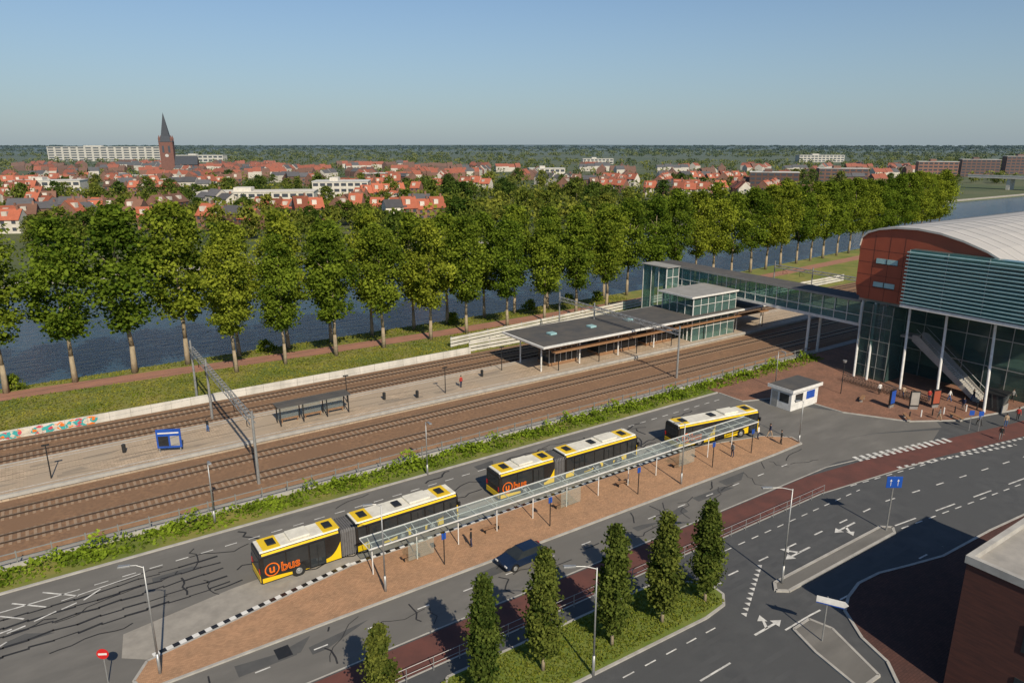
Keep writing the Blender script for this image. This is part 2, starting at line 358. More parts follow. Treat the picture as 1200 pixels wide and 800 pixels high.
for y in (22.6,24.1,26.3,27.6,30.6,31.5,33.1,34): mk.sheet([(-40,y-.2),(60,y-.2),(60,y+.2),(-40,y+.2)],.0085)
S('wheel_tracks',mk,M('worn_track',(.066,.069,.073),(.078,.082,.086),.4,.8))
# ---------------------------------------------------------------- railway
S('ballast_near',MB().exx([(67.6,0),(68.4,.28),(79.6,.28),(79.6,0)],-80,420),m_ballast)
S('ballast_far',MB().exx([(88.4,0),(88.4,.28),(97.6,.28),(98.2,0)],-80,420),m_ballast)
slm=None
tl=['nearest the ivy fence','running along the near platform edge','running along the far platform edge','beside the white panel wall']
for k,n in enumerate((71.2,76.6,91.2,95.4)):
    r=E('railway_track','rusty railway track '+tl[k],'railway track',(0,n,.28),0)
    for y in (-.75,.75):
        rl_=MB().exx([(y-.09,0),(y+.09,0),(y+.03,.06),(y+.05,.18),(y-.05,.18),(y-.03,.06)],-80,420).build('rail',m_rail,r)
        MB().box(-80,420,y-.045,y+.045,.182,.195).build('rail_head',m_railt,rl_)
    if slm is None:
        slm=MB().box(-.13,.13,-1.25,1.25,-.02,.035).build('sleeper',m_sleeper,r); base=slm
    for i in range(100):
        o=base if (i==0 and k==0) else base.copy()
        if o is not base: col.objects.link(o); o.parent=r
        o.location=(-8+i*.62,0,0)
    mb=MB(); x=-8+62
    while x<150: mb.box(x-.13,x+.13,-1.25,1.25,-.02,.035); x+=.62
    o=mb.build('sleepers',m_sleeper,r); o['kind']='stuff'
pf=MB().box(-80,160,79.9,88.1,0,.84); S('platform',pf,m_plat)
mb=MB()
for y in (79.75,88.0): mb.box(-80,160,y,y+.3,.5,.87)
S('platform_edge',mb,m_kerb)
mk=MB(); ln((-80,80.75),(160,80.75),.12,.846); ln((-80,87.3),(160,87.3),.12,.846); S('platform_line',mk,m_mark)
mk=MB()
for i in range(26):
    x=random.uniform(-20,58); y=random.uniform(81.2,86); mk.sheet([(x,y),(x+random.uniform(1,5),y),(x+random.uniform(1,5),y+random.uniform(.3,1)),(x,y+random.uniform(.3,1))],.843+i*.0001)
S('platform_patches',mk,M('platform_patch',(.31,.26,.20),(.26,.215,.17),.8,.9))
S('service_path',MB().sheet([(-80,66.3),(120,66.3),(120,67.6),(-80,67.6)],.02),m_conc)
f=E('railway_fence','low grey rail fence between the ivy hedge and the tracks','fence',(0,66.1,0))
for z in (.8,1.35): MB().box(-40,104,-.03,.03,z-.04,z+.04).build('rail',m_steel,f)
MB().box(-40,104,-.1,.1,0,.4).build('base',m_kerb,f)
pm=MB().box(-.05,.05,-.06,.06,.401,1.5).build('post',m_steel,f)
for i in range(58):
    o=pm if i==0 else pm.copy()
    if i: col.objects.link(o); o.parent=f
    o.location=(-40+i*2.5,.0,0)
N=30000; s=np.random.uniform(-40,104,N)
hh=.42+.5*(np.sin(s*.9)*.5+.5)*(np.sin(s*.23+1)*.5+.5)+.9*np.clip(np.sin(s*1.7)+np.sin(s*.61+2)-.6,0,1)
nn=np.random.beta(2,1.4,N); y=62.9+nn*3.1; z=np.random.uniform(0,1,N)**1.3*hh*np.where(nn>.5,1.1,.35)
keep=np.random.uniform(0,1,N)<np.clip(.55+.5*np.sin(s*.8+y)+.3*np.sin(s*2.9),.3,1); s=s[keep];y=y[keep];z=z[keep]
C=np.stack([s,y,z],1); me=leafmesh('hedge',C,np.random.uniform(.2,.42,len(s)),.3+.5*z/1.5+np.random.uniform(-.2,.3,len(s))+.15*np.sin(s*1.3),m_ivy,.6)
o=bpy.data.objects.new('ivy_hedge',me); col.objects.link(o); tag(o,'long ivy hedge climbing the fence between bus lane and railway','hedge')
S('hedge_bed',MB().sheet([(-80,62.4),(104,62.4),(104,66),(-80,66)],.015),m_grass)
w=E('panel_wall','long pale concrete panel wall with graffiti between railway and grass','wall',(0,98.4,0))
MB().box(-60,58,-.1,.1,0,1.15).build('wall',m_wallw,w)
mb=MB()
x=-60
while x<58: mb.box(x-.03,x+.03,-.13,-.1,0,1.2); x+=2.4
mb.build('joint',m_kerb,w)
def blob(cx,cz,rx,rz,k=14,j=.25):
    return [(cx+rx*math.cos(6.283*i/k)*random.uniform(1-j,1+j),max(.06,min(1.1,cz+rz*math.sin(6.283*i/k)*random.uniform(1-j,1+j)))) for i in range(k)]
gc=[M('spray_'+n,c,None,2,.6) for n,c in (('orange',(.8,.2,.02)),('teal',(.05,.4,.4)),('pink',(.6,.08,.12)),('pale',(.65,.6,.5)))]
x=-11
for i in range(19):
    for j,m in enumerate((gc[(0,2,1,0,3)[i%5]],gc[(i*2+1)%4],gc[(i+2)%4])):
        b=blob(x+random.uniform(-.25,.25),.55+random.uniform(-.12,.12)*j,.62-.2*j,.5-.15*j,11,.4)
        MB().exy([(p,q) for p,q in b],-.112-.012*j-.001*(i%5),-.1).build('graffiti',m,w)
    x+=.78
for k,(s0,n0,L,rz,lb) in enumerate(((58.2,99.2,60,.0,'nearer the tracks behind the platform roof'),(57,103.4,62,.105,'nearer the canal trees behind the platform roof'),(124,99.6,46,.03,'beyond the footbridge at the right'))):
    w=E('ramp_wall','long white banded ramp wall '+lb,'wall',(s0,n0,0),rz)
    for z in (.15,.75,1.35): MB().box(0,L,-.05,.05,z,z+.42).build('panel',m_wallw,w)
    p0=None
    for i in range(int(L/4)+1):
        if p0 is None: p0=MB().box(-.08,.08,.055,.2,0,1.95).build('post',m_steel,w); p0.location=(.2,0,0)
        else: o=p0.copy(); col.objects.link(o); o.parent=w; o.location=(.2+i*4,0,0)
def portal(s,label,far):
    g=E('catenary_portal',label,'catenary portal',(s,0,0),0,None)
    for n in (69.6,far-9.5,far): MB().tube((0,n,0),(0,n,8.2 if n<far else 8.4),.17,.12,8).build('mast',m_steel,g)
    mb=MB()
    for dx in (-.25,.25):
        for z in (6.9,7.5): mb.bar((dx,69.6,z),(dx,far,z),.09)
        n=69.6; k=0
        while n<far-1: mb.bar((dx,n,6.9 if k%2 else 7.5),(dx,n+1.05,7.5 if k%2 else 6.9),.05); n+=1.05; k+=1
    n=69.6
    while n<far: mb.bar((-.25,n,7.5),(.25,n,7.5),.05); n+=1.05
    mb.build('truss',m_steel,g)
    for n in (71.2,76.6,91.2,95.4):
        MB().bar((0,n+1,6.9),(0,n+1,5.7),.06).bar((0,n+1,5.8),(0,n-.3,6),.04).bar((0,n+1,6.7),(0,n-.2,6.2),.04).build('bracket',m_dark,g)
    return g
portal(15.6,'lattice catenary portal spanning the tracks at the left of the platform',100.6)
portal(76.5,'lattice catenary portal rising past the dark platform roof',98.2)
portal(138,'catenary portal beyond the footbridge',98.6)
for k,n in enumerate((71.2,76.6,91.2,95.4)):
    g=E('overhead_wire','thin overhead wire above the railway track '+tl[k],'wire',(0,n,0))
    MB().tube((-46,0,5.75),(138,0,5.75),.012,.012,4).build('contact_wire',m_dark,g)
    mb=MB(); xs=[-46,15.6,76.5,138]
    for a,b in zip(xs[:-1],xs[1:]):
        pr=None
        for i in range(9):
            t=i/8; p=(a+(b-a)*t,0,6.9-.8*4*t*(1-t))
            if pr: mb.tube(pr,p,.012,.012,4)
            pr=p
    mb.build('carrier_wire',m_dark,g)
# ---------------------------------------------------------------- platform furniture
sh1=E('platform_shelter','long dark open shelter standing on the railway platform','shelter',(26,83,.84))
MB().box(-4.6,4.6,-1.0,1.0,2.35,2.5).build('roof',m_roofd,sh1)
for x in (-4.3,-1.5,1.5,4.3):
    for y in (-.8,.8): MB().box(x-.06,x+.06,y-.06,y+.06,0,2.35).build('post',m_dark,sh1)
for x in (-2.9,0,2.9): MB().box(x-1.25,x+1.25,.79,.82,.4,2.1).build('glass_panel',m_clear,sh1)
for x in (-2.9,0,2.9): MB().box(x-1.1,x+1.1,.1,.5,.42,.5).box(x-1,x-.9,.2,.4,0,.42).box(x+.9,x+1,.2,.4,0,.42).build('bench',m_wood,sh1)
bb=E('display_board','blue display board with white panels standing on the platform','display board',(9.3,81.8,.84),R(-25))
MB().box(-1.3,1.3,-.08,.08,.5,2.7).build('board',m_blue,bb,bevel=.02)
MB().box(-1.1,-.05,-.1,-.082,.75,1.9).build('poster',m_dark,bb); MB().box(.15,1.1,-.1,-.082,.75,1.9).build('poster',m_conc,bb)
MB().box(-1.1,1.1,-.1,-.082,2.2,2.35).build('stripe',m_white,bb)
for x in (-1.1,1.1): MB().box(x-.05,x+.05,-.04,.04,0,.5).build('leg',m_steel,bb)
def make_lamp(name,label,loc,h,arm,rz,mat=m_steel,group=None,double=False):
    g=E(name,label,'street lamp',loc,rz,group)
    MB().tube((0,0,-.05),(0,0,h*.2),.11,.1,8).tube((0,0,h*.2),(0,0,h),.075,.045,8).build('pole',mat,g,True)
    MB().tube((0,0,h-.1),(arm*.5,0,h+.12),.035,.03,6).tube((arm*.5,0,h+.12),(arm,0,h+.15),.03,.03,6).build('arm',mat,g)
    x0,x1=arm*.9,arm+.65
    MB().prism([(x0,-.1),(x1,-.15),(x1,.15),(x0,.1)],h+.08,h+.22).build('lamp_head',m_steel,g,bevel=.03)
    return g
lamps=[((188,790),8.2,.8,R(160),'grey street lamp at the left tip of the bus island'),
((452,694),7.6,.7,R(160),'grey street lamp in front of the rear of the first bus'),
((695,792),8.2,1.5,R(150),'street lamp with long arm standing on the grass verge among the small trees'),
((916,684),8.4,1.8,R(150),'curved arm street lamp standing on the median kerb'),
((798,568),6.8,.6,R(160),'grey street lamp in front of the rigid bus'),
((936,519),5.2,.5,R(160),'grey street lamp at the right tip of the bus island'),
((252,612),6.2,.5,R(-90),'street lamp rising from the ivy hedge at the left'),
((501,556),6.0,.5,R(-90),'street lamp rising from the ivy hedge near the middle'),
((908,455),5.5,.5,R(-90),'street lamp beside the white kiosk')]
for (u,v),h,a,rz,l in lamps: make_lamp('street_lamp',l,(*G(u,v),0),h,a,rz)
for i,s in enumerate((-2,31.5,44,56,)):
    g=E('platform_lamp',ordn(i)+' dark platform lamp from the left','lamp',(s,81.6+(i%2)*4.2,.84),0)
    MB().tube((0,0,0),(0,0,3.6),.07,.05,8).build('pole',m_dark,g); MB().box(-.35,.35,-.12,.12,3.6,3.72).build('lamp_head',m_dark,g)
for i,(s,n) in enumerate(((5,84.5),(36,84),(40,82.2),(52,85))):
    g=E('platform_bin',ordn(i)+' small litter bin from the left on the railway platform','bin',(s,n,.84),0)
    MB().tube((0,0,0),(0,0,.9),.2,.22,10).tube((0,0,.9),(0,0,1.0),.24,.12,10).build('bin_body',m_dark,g)
pr=E('platform_roof','wide flat dark platform roof with pale edge on the island platform','platform roof',(0,0,.84))
MB().box(59.2,115,79.6,90.6,4.22,4.5).build('fascia',m_white,pr)
MB().box(59.5,114.7,79.9,90.3,4.505,4.56).build('roofing',m_roofd,pr)
MB().box(59.6,114.9,80.1,90.1,3.95,4.215).build('soffit',m_wood,pr)
for x in (64,72,80):
    MB().box(x,x+1.2,84.2,85.4,4.56,4.85).build('rooflight',m_louv,pr,bevel=.05)
for x in (60.6,68,76,84,92,105,112):
    for y in (82,87.5): MB().tube((x,y,0),(x,y,3.95),.12,.12,8).build('column',m_white,pr)
for i,(a,b) in enumerate(((63,68.5),(73,81),(83.5,89.5))):
    g=E('waiting_room',['first','second','third'][i]+' glazed waiting room under the platform roof from the left','waiting room',(0,0,.84))
    MB().box(a,b,83.2,86.2,.01,.5).build('plinth',m_wood,g); MB().box(a,b,83.25,86.15,.5,2.7).build('glazing',m_glass,g); MB().box(a-.1,b+.1,83.1,86.3,2.7,2.95).build('header',m_wood,g)
    for x in np.arange(a,b+.1,(b-a)/5): MB().box(x-.04,x+.04,83.2,83.25,.5,2.7).build('mullion',m_white,g)
wv=E('low_canopy','low brown canopy strip along the near platform edge','canopy',(0,0,.84))
MB().box(62,112,80.4,81.4,2.9,3.1).build('roof',m_wood,wv)
for x in range(63,112,8): MB().box(x-.05,x+.05,80.8,80.9,0,2.9).build('post',m_dark,wv)
# ---------------------------------------------------------------- footbridge
fb=E('footbridge','glazed footbridge over the tracks joining the station building','footbridge',(0,0,0))
MB().box(103.6,107.6,58.1,101,6.8,7.25).build('deck',m_white,fb)
MB().box(103.2,108.0,58.1,101.5,10.6,10.9).build('roof',m_roofd,fb)
MB().box(103.18,103.2,58.1,101.5,10.6,10.95).build('roof_edge',m_roofg,fb)
MB().box(103.7,103.78,58.2,101,7.25,10.6).build('glass_wall',m_tint,fb); MB().box(107.4,107.48,58.2,101,7.25,10.6).build('glass_wall',m_tint,fb); MB().box(103.8,107.4,100.9,100.98,7.25,10.6).build('glass_wall',m_tint,fb)
mb=MB()
for x in (103.62,107.5):
    for y in np.arange(58.2,101.1,2.14): mb.box(x,x+.08,y-.05,y+.05,7.25,10.6)
    mb.box(x-.01,x+.09,58.2,101,8.4,8.5)
mb.build('frame',m_white,fb)
for y in (66.8,99.5):
    for x in (104,107.2): MB().tube((x,y,0),(x,y,6.8),.22,.22,10).build('column',m_white,fb)
gt=E('stair_hall','long low glazed stair hall with flat grey roof on the platform','stair hall',(0,0,.84))
MB().box(91.2,103.1,80.6,88.6,7.7,7.9).build('roof',m_roofg,gt); MB().box(91.1,91.2,80.5,88.7,7.65,7.95).box(91.2,103.1,80.5,80.6,7.65,7.95).build('fascia',m_white,gt)
for a in ((92,92.06,81,88.2),(92,103,81,81.06),(92,103,88.14,88.2)): MB().box(*a,4.57,7.7).box(*a,0,3.9).build('glass_wall',m_tint,gt)
mb=MB()
for x in np.arange(92,103.1,1.83):
    for y in (80.95,88.21): mb.box(x-.05,x+.05,y-.04,y+.04,0,7.7)
for y in np.arange(81,88.3,1.8): mb.box(91.9,91.99,y-.04,y+.04,0,7.7)
for z in (2.3,6.2): mb.box(91.88,103,80.88,80.94,z-.04,z+.04).box(91.88,91.94,80.94,88.2,z-.04,z+.04)
mb.build('frame',m_white,gt)
mb=MB()
for i in range(30): mb.box(93+.32*i,93.36+.32*i,83.2,86,.2*i,.2*i+.22)
mb.build('stair',m_conc,gt)
gt2=E('lift_tower','glass lift tower at the canal end of the footbridge','lift tower',(0,0,0))
MB().box(99.5,103.1,94.6,101.6,10.9,11.05).build('roof',m_roofg,gt2)
for a in ((99.8,99.86,95,101.3),(99.8,103,95,95.06),(99.8,103,101.24,101.3)): MB().box(*a,0,10.9).build('glass_wall',m_tint,gt2)
mb=MB()
for x in (99.8,101.4,103):
    for y in (94.93,101.33): mb.box(x-.06,x+.06,y-.04,y+.04,0,10.9)
for z in (3,6,9): mb.box(99.7,103,94.86,94.92,z-.05,z+.05)
for y in (95,97,99,101.2): mb.box(99.7,99.79,y-.05,y+.05,0,10.9)
mb.build('frame',m_white,gt2)
# ---------------------------------------------------------------- station building
sb=E('station_building','red vaulted station hall on white columns with blue louvred glass front','station building',(0,0,0))
arc=[(58,19.4),(57.8,20.5),(57,21.3),(55.4,21.9),(53,22.3),(50,22.4),(47,22.1),(44,21.4),(41,20.4),(38,18.9),(35,17.0),(32,14.6)]
MB().exx([(50.3,11.8),(57.0,11.8),(57.7,12.6),(58,13.8)]+arc+[(32,14),(50.3,14)],101,101.6).build('end_wall',m_redw,sb)
mb=MB()
for z in (13.6,15.4,17.2,19): mb.box(100.985,100.998,50.2,57.9,z-.02,z+.02)
for y in (51.5,53.6,55.8): mb.box(100.98,100.994,y-.02,y+.02,11.8,21.2)
mb.build('panel_joint',m_brick,sb)
MB().box(101.6,165,57.7,58,12,19.4).build('side_wall',m_redw,sb)
n=len(arc); vs=[(x,y,z+.3) for x in (100.7,168) for y,z in arc]+[(x,y,z+.03) for x in (100.7,168) for y,z in arc]
fs=[(i,i+1,n+i+1,n+i) for i in range(n-1)]+[(2*n+i,3*n+i,3*n+i+1,2*n+i+1) for i in range(n-1)]+[(i,2*n+i,2*n+i+1,i+1) for i in range(n-1)]+[(n+i,n+i+1,3*n+i+1,3*n+i) for i in range(n-1)]+[(0,n,3*n,2*n),(n-1,3*n-1,4*n-1,2*n-1)]
MB().add(vs,fs).build('vault_roof',m_silver,sb)
mb=MB()
for (y0,z0),(y1,z1) in zip(arc[:-1],arc[1:]): mb.bar((0,y0,z0+.32),(0,y1,z1+.32),.03)
s0_=mb.build('roof_seam',m_steel,sb); s0_.location=(104,0,0)
for i in range(1,20): o=s0_.copy(); col.objects.link(o); o.parent=sb; o.location=(104+3*i,0,0)
MB().box(101.65,165,32,57.6,11.3,11.7).build('floor_slab',m_conc,sb)
MB().box(101.61,165,32,57.5,11.7,14.4).build('rear_wall',m_glass,sb)
for z in (17.2,13.8):
    wn=MB().box(100.9,100.97,52.2,55.3,z,z+.7).build('window',m_louv,sb)
    MB().box(100.86,100.9,53.7,53.8,z,z+.7).box(100.86,100.9,52.15,55.35,z-.08,z).build('frame',m_dark,wn)
MB().box(99.6,100.98,30,50,12.4,19.9).build('glass_bay',m_bay,sb)
for i in range(15): MB().box(99.1,99.5,29.9,50.2,12.5+i*.5,12.5+i*.5+.13).build('louvre',m_louv,sb)
mb=MB()
for y in np.arange(30,50.3,5): mb.box(99.51,99.59,y-.04,y+.04,12.4,19.9)
mb.build('louvre_frame',m_steel,sb)
MB().box(99.2,101.6,30,50.2,11.9,12.3).build('bay_sill',m_white,sb)
# open lower level: glazing set back, floors inside
MB().box(108,108.08,36,56.5,.1,11.3).build('hall_glazing',m_hall,sb); MB().box(108.08,150,36,36.08,.1,11.3).build('hall_glazing',m_hall,sb)
MB().box(109,150,36.3,56.3,3.9,4.2).build('mezzanine',m_conc,sb); MB().box(109,150,36.3,56.3,7.6,7.9).build('mezzanine',m_conc,sb)
MB().box(114,150,38,56.4,.1,11.2).build('inner_wall',M('inner_wall_mat',(.45,.36,.26),(.3,.25,.19),.4),sb)
mb=MB()
for y in np.arange(36,56.6,2.9): mb.box(107.9,107.99,y-.04,y+.04,.1,11.3)
for z in (4,8): mb.box(107.86,107.9,36,56.5,z-.06,z+.06)
for x in np.arange(108,140,2.9): mb.box(x-.05,x+.05,35.9,35.99,.1,11.3)
mb.build('hall_frame',m_steel,sb)
MB().box(100.5,100.56,51.5,56,.1,11.3).box(100.56,104.8,55.94,56,.1,11.3).box(100.56,104.8,51.5,51.56,.1,11.3).build('stair_core',m_hall,sb)
mb=MB()
for y in (51.5,53,54.5,56): mb.box(100.4,100.49,y-.03,y+.03,.1,11.3)
for z in (2,4,6,8,10): mb.box(100.36,100.4,51.5,56,z-.03,z+.03)
mb.build('core_frame',m_steel,sb)
for y in (57,55,50,45,39,33):
    MB().tube((99.6,y-1.4,.1),(101.9,y,11.3),.17,.17,10).build('column',m_white,sb)
for x in (110,118,128,140): MB().tube((x,57.2,.1),(x,57.2,11.3),.19,.19,10).build('column',m_white,sb)
st=E('outside_stair','concrete stair climbing to the station hall beside white columns','stair',(103.1,0,.1))
MB().exx([(39.6,0),(40.4,0),(49.6,6.4),(49.6,7.3),(48.8,7.3)],-.2,-.02).build('side_panel',m_conc,st); MB().exx([(39.6,0),(40.4,0),(49.6,6.4),(49.6,7.3),(48.8,7.3)],2.52,2.7).build('side_panel',m_conc,st)
mb=MB()
for i in range(36): mb.box(0,2.5,40+i*.26,40.3+i*.26,i*.18,i*.18+.2)
mb.build('steps',m_kerb,st)
for x in (-.1,2.6): MB().bar((x,39.8,1.0),(x,49.2,8.2),.05).build('handrail',m_steel,st)
MB().box(0,2.5,49.7,51.4,6.6,6.9).build('landing',m_conc,st)
kc=G(936,478); kk=E('kiosk','small white kiosk with dark flat roof at the end of the bus lane','kiosk',(kc[0]+.5,kc[1]+1.4,.0),R(0))
MB().box(-2.6,3.2,-1.6,1.6,0,2.7).build('wall',m_white,kk,bevel=.05)
MB().box(-2.9,3.5,-1.9,1.9,2.7,3.0).build('roof',m_roofd,kk); MB().box(-2.95,3.55,-1.95,-1.9,2.6,3.05).box(-2.95,-2.9,-1.9,1.95,2.6,3.05).build('fascia',m_white,kk)
MB().box(-2.62,-2.6,-1.2,.2,1,2.2).build('window',m_glass,kk); MB().box(-1.8,-.2,-1.63,-1.6,1.1,2.2).build('window',m_glass,kk); MB().box(.6,2.4,-1.63,-1.6,1.1,2.2).build('window',m_blue,kk); MB().box(-2.62,-2.6,.5,1.4,.1,2.2).build('door',m_steel,kk)
# ---------------------------------------------------------------- bus shelter canopy
cs=E('bus_canopy','long glass roofed bus shelter on slim posts along the island','bus shelter',(0,0,.12))
xs=list(np.arange(19,65.1,4.0))
for x in xs: MB().tube((x,48.4,0),(x,48.4,2.7),.05,.05,8).tube((x,48.4,2.6),(x,47.5,2.9),.035,.03,6).tube((x,48.4,2.6),(x,49.3,2.9),.035,.03,6).build('post',m_white,cs)
mb=MB(); mb.box(18.4,66.2,47.4,47.47,2.9,3.0).box(18.4,66.2,49.4,49.47,2.9,3.0).box(18.4,66.2,48.37,48.43,2.88,2.94)
for x in np.arange(18.4,66.3,1.99): mb.box(x-.025,x+.025,47.47,49.4,2.9,2.96)
mb.build('roof_frame',m_white,cs)
for x in xs: MB().box(x-.55 if x>19 else 18.45,min(x+3.4,66.15),47.48,49.39,2.97,2.98).build('roof_glass',m_clear,cs)
for x in (22,38,54): MB().box(x,x+2.4,48.0,48.02,.35,2.0).build('wind_screen',m_clear,cs)
for i,x in enumerate((22,30,38,46,54)):
    b=E('bench',ordn(i)+' wooden bench from the left under the glass bus shelter','bench',(x+.6,48.7,.12))
    MB().box(-.9,.9,-.2,.2,.42,.48).build('seat',m_wood,b)
    for q in (-.7,.7): MB().box(q-.04,q+.04,-.15,.15,0,.42).build('leg',m_dark,b)
for i,x in enumerate((24.5,35.5,46.5,57.5,64)):
    g=E('stop_sign_pole',ordn(i)+' slim bus stop pole from the left on the island','bus stop pole',(x,46.4,.12))
    MB().tube((0,0,0),(0,0,2.9),.05,.05,8).build('pole',m_dark,g); MB().box(-.2,.2,-.04,.04,2.35,2.9).build('sign',m_blue,g,bevel=.02)
rg=E('path_railing','long steel railing between the red cycle path and the verge','railing',(0,36.05,.0))
for z in (.55,1.05): MB().bar((8,0,z),(62,0,z),.035).build('rail',m_steel,rg)
p0=None
for i in range(28):
    if p0 is None: p0=MB().tube((0,0,0),(0,0,1.08),.035,.035,6).build('post',m_steel,rg); p0.location=(8,0,0)
    else: o=p0.copy(); col.objects.link(o); o.parent=rg; o.location=(8+i*2,0,0)
# ---------------------------------------------------------------- buses
def wheelset(root,x,y):
    sgn=1 if y>0 else -1
    a=MB(); k=18; a.add([(x+.56*math.cos(6.283*i/k),y+sgn*.03,.52+.56*math.sin(6.283*i/k)) for i in range(k)],[tuple(range(k))]); a.build('wheel_arch',m_rubber,root)
    w=MB().tube((x,y-sgn*.2,.48),(x,y+sgn*.045,.48),.48,.48,20).build('wheel',m_rubber,root)
    MB().tube((x,y+sgn*.045,.48),(x,y+sgn*.06,.48),.27,.24,14).tube((x,y+sgn*.06,.48),(x,y+sgn*.1,.48),.12,.08,8).build('rim',m_steel,w)
BP=[(-1.27,.34),(1.27,.34),(1.275,1.2),(1.24,2.6),(1.1,2.86),(-1.1,2.86),(-1.24,2.6),(-1.275,1.2)]
def section(root,x0,x1,doors,wins):
    MB().exx(BP,x0,x1).build('body',m_black,root,bevel=.07)
    MB().exx([(-1.06,2.865),(1.06,2.865),(.96,3.0),(-.96,3.0)],x0+.12,x1-.12).build('roof',m_bwhite,root,bevel=.03)
    for sd in (-1,1):
        for a,b in wins: MB().exx([(sd*1.28,1.22),(sd*1.25,2.5),(sd*1.275,2.5),(sd*1.3,1.22)],a,b).build('window',m_glass,root)
        MB().exx([(sd*1.20,2.68),(sd*1.12,2.84),(sd*1.15,2.86),(sd*1.23,2.70)],x0+.2,x1-.2).build('cant_rail',m_yel,root)
    for d in doors:
        dd=MB().exx([(-1.285,.4),(-1.285,1.2),(-1.25,2.5),(-1.28,2.5),(-1.315,1.2),(-1.315,.4)],d,d+1.25).build('door',m_glass,root)
        MB().box(d+.6,d+.65,-1.34,-1.316,.4,2.3).box(d-.03,d,-1.34,-1.29,.4,2.45).box(d+1.25,d+1.28,-1.34,-1.29,.4,2.45).build('door_frame',m_dark,dd)
def yel(root,prof):
    for sd in (-1,1):
        y0,y1=sorted((sd*1.27,sd*1.293)); MB().exy(prof,y0,y1).build('livery_panel',m_yel,root)
def sweep(x0,x1,z0,z1,k=10,base=.37):
    return [(x0,base),(x1,base)]+[(x1+(x0-x1)*i/k,z0+(z1-z0)*(1-i/k)**2.2) for i in range(k+1)]
def ends(root,L):
    MB().box(L-.02,L+.03,-1.1,1.1,1.1,2.5).build('windscreen',m_glass,root,bevel=.02)
    MB().box(L,L+.04,-1.2,1.2,.4,1.05).build('front_panel',m_yel,root,bevel=.02)
    MB().box(L,L+.04,-.9,.9,2.53,2.78).build('destination_display',m_dark,root)
    for y in (-.9,.9): MB().box(L+.04,L+.06,y-.18,y+.18,.6,.8).build('headlight',m_white,root)
    MB().box(-.03,.02,-1.0,1.0,1.55,2.4).build('rear_window',m_glass,root,bevel=.02)
    MB().box(-.04,0,-1.2,1.2,.4,.95).build('rear_panel',m_yel,root,bevel=.02)
    for y in (-1.1,1.1): MB().box(-.06,-.03,y-.08,y+.08,1.15,1.6).build('tail_light',m_signr,root)
    for y in (-1.4,1.4): MB().box(L-.1,L+.1,y-.1,y+.1,1.7,2.15).bar((L-.05,y*.9,2.3),(L,y,2.1),.02).build('mirror',m_dark,root)
def hatch(root,x,w=1.2,m=None): MB().box(x,x+w,-.5,.5,3.0,3.12).build('roof_hatch',m or m_dark,root,bevel=.04)
def logo(r,x,z,h):
    k=20; mb=MB()
    for i in range(k):
        a,b=6.283*i/k,6.283*(i+1)/k; R0,R1=h*.60,h*.50
        mb.add([(x+R1*math.cos(a)+h*.5,-1.33,z+h*.42+R1*math.sin(a)),(x+R0*math.cos(a)+h*.5,-1.33,z+h*.42+R0*math.sin(a)),(x+R0*math.cos(b)+h*.5,-1.33,z+h*.42+R0*math.sin(b)),(x+R1*math.cos(b)+h*.5,-1.33,z+h*.42+R1*math.sin(b))],[(0,1,2,3)])
    mb.build('logo_ring',m_org,r)
    text('u',h*1.05,m_org,r,(x+h*.23,-1.33,z+h*.14),(R(90),0,0),off=.02)
    text('bus',h*1.15,m_org,r,(x+h*1.2,-1.33,z),(R(90),0,0),off=.03)
    text('bus',h*1.15,m_black,r,(x+h*1.2,-1.345,z),(R(90),0,0),off=-.03)
def bus_artic(label,loc,rz=0):
    r=E('articulated_bus',label,'bus',loc,rz)
    section(r,0,6.7,[4.0],[(.3,2.0),(2.1,3.85)])
    section(r,8.0,18,[9.2,13.2,16.5],[(8.2,9.1),(10.6,11.8),(11.9,13.1),(14.6,15.4),(15.5,16.4)])
    mb=MB()
    for i in range(13): x=6.7+i*.1; mb.exx([(y*(.96 if i%2 else .9),.4+(z-.4)*(.98 if i%2 else .95)) for y,z in BP],x,x+.1)
    mb.build('bellows',m_bell,r)
    yel(r,[(.1,.37),(3.9,.37),(3.2,.48),(2.2,.62),(1.0,.72),(.1,.76)]); yel(r,sweep(5.3,6.6,.7,1.9)); yel(r,sweep(8.1,9.15,.9,1.19)); yel(r,sweep(10.5,13.1,.55,1.19)); yel(r,sweep(14.5,16.4,.8,1.19)); yel(r,[(17.78,.37),(17.95,.37),(17.95,1.8),(17.78,1.8)])
    for x in (3.0,12.3,15.25):
        for y in (-1.27,1.27): wheelset(r,x,y)
    for x in (.4,5.3,8.3,16.0): MB().exx([(-1.0,3.003),(1.0,3.003),(.95,3.03),(-.95,3.03)],x,x+1.4).build('roof_panel',m_yel,r)
    for x in (.9,5.6,8.7,12,16.3): hatch(r,x,.7)
    MB().box(13.3,15.4,-.8,.8,3.0,3.22).build('cooling_unit',m_bwhite,r,bevel=.08); MB().box(2.6,4.3,-.8,.8,3.0,3.2).build('cooling_unit',m_bwhite,r,bevel=.08)
    logo(r,.4,.98,.98)
    ends(r,18); return r
bus_artic('articulated yellow and black bus at the left end of the island',(11.0,53.0,.012),R(.4))
bus_artic('articulated yellow and black bus in the middle of the row',(34.2,54.1,.012),R(-1.0))
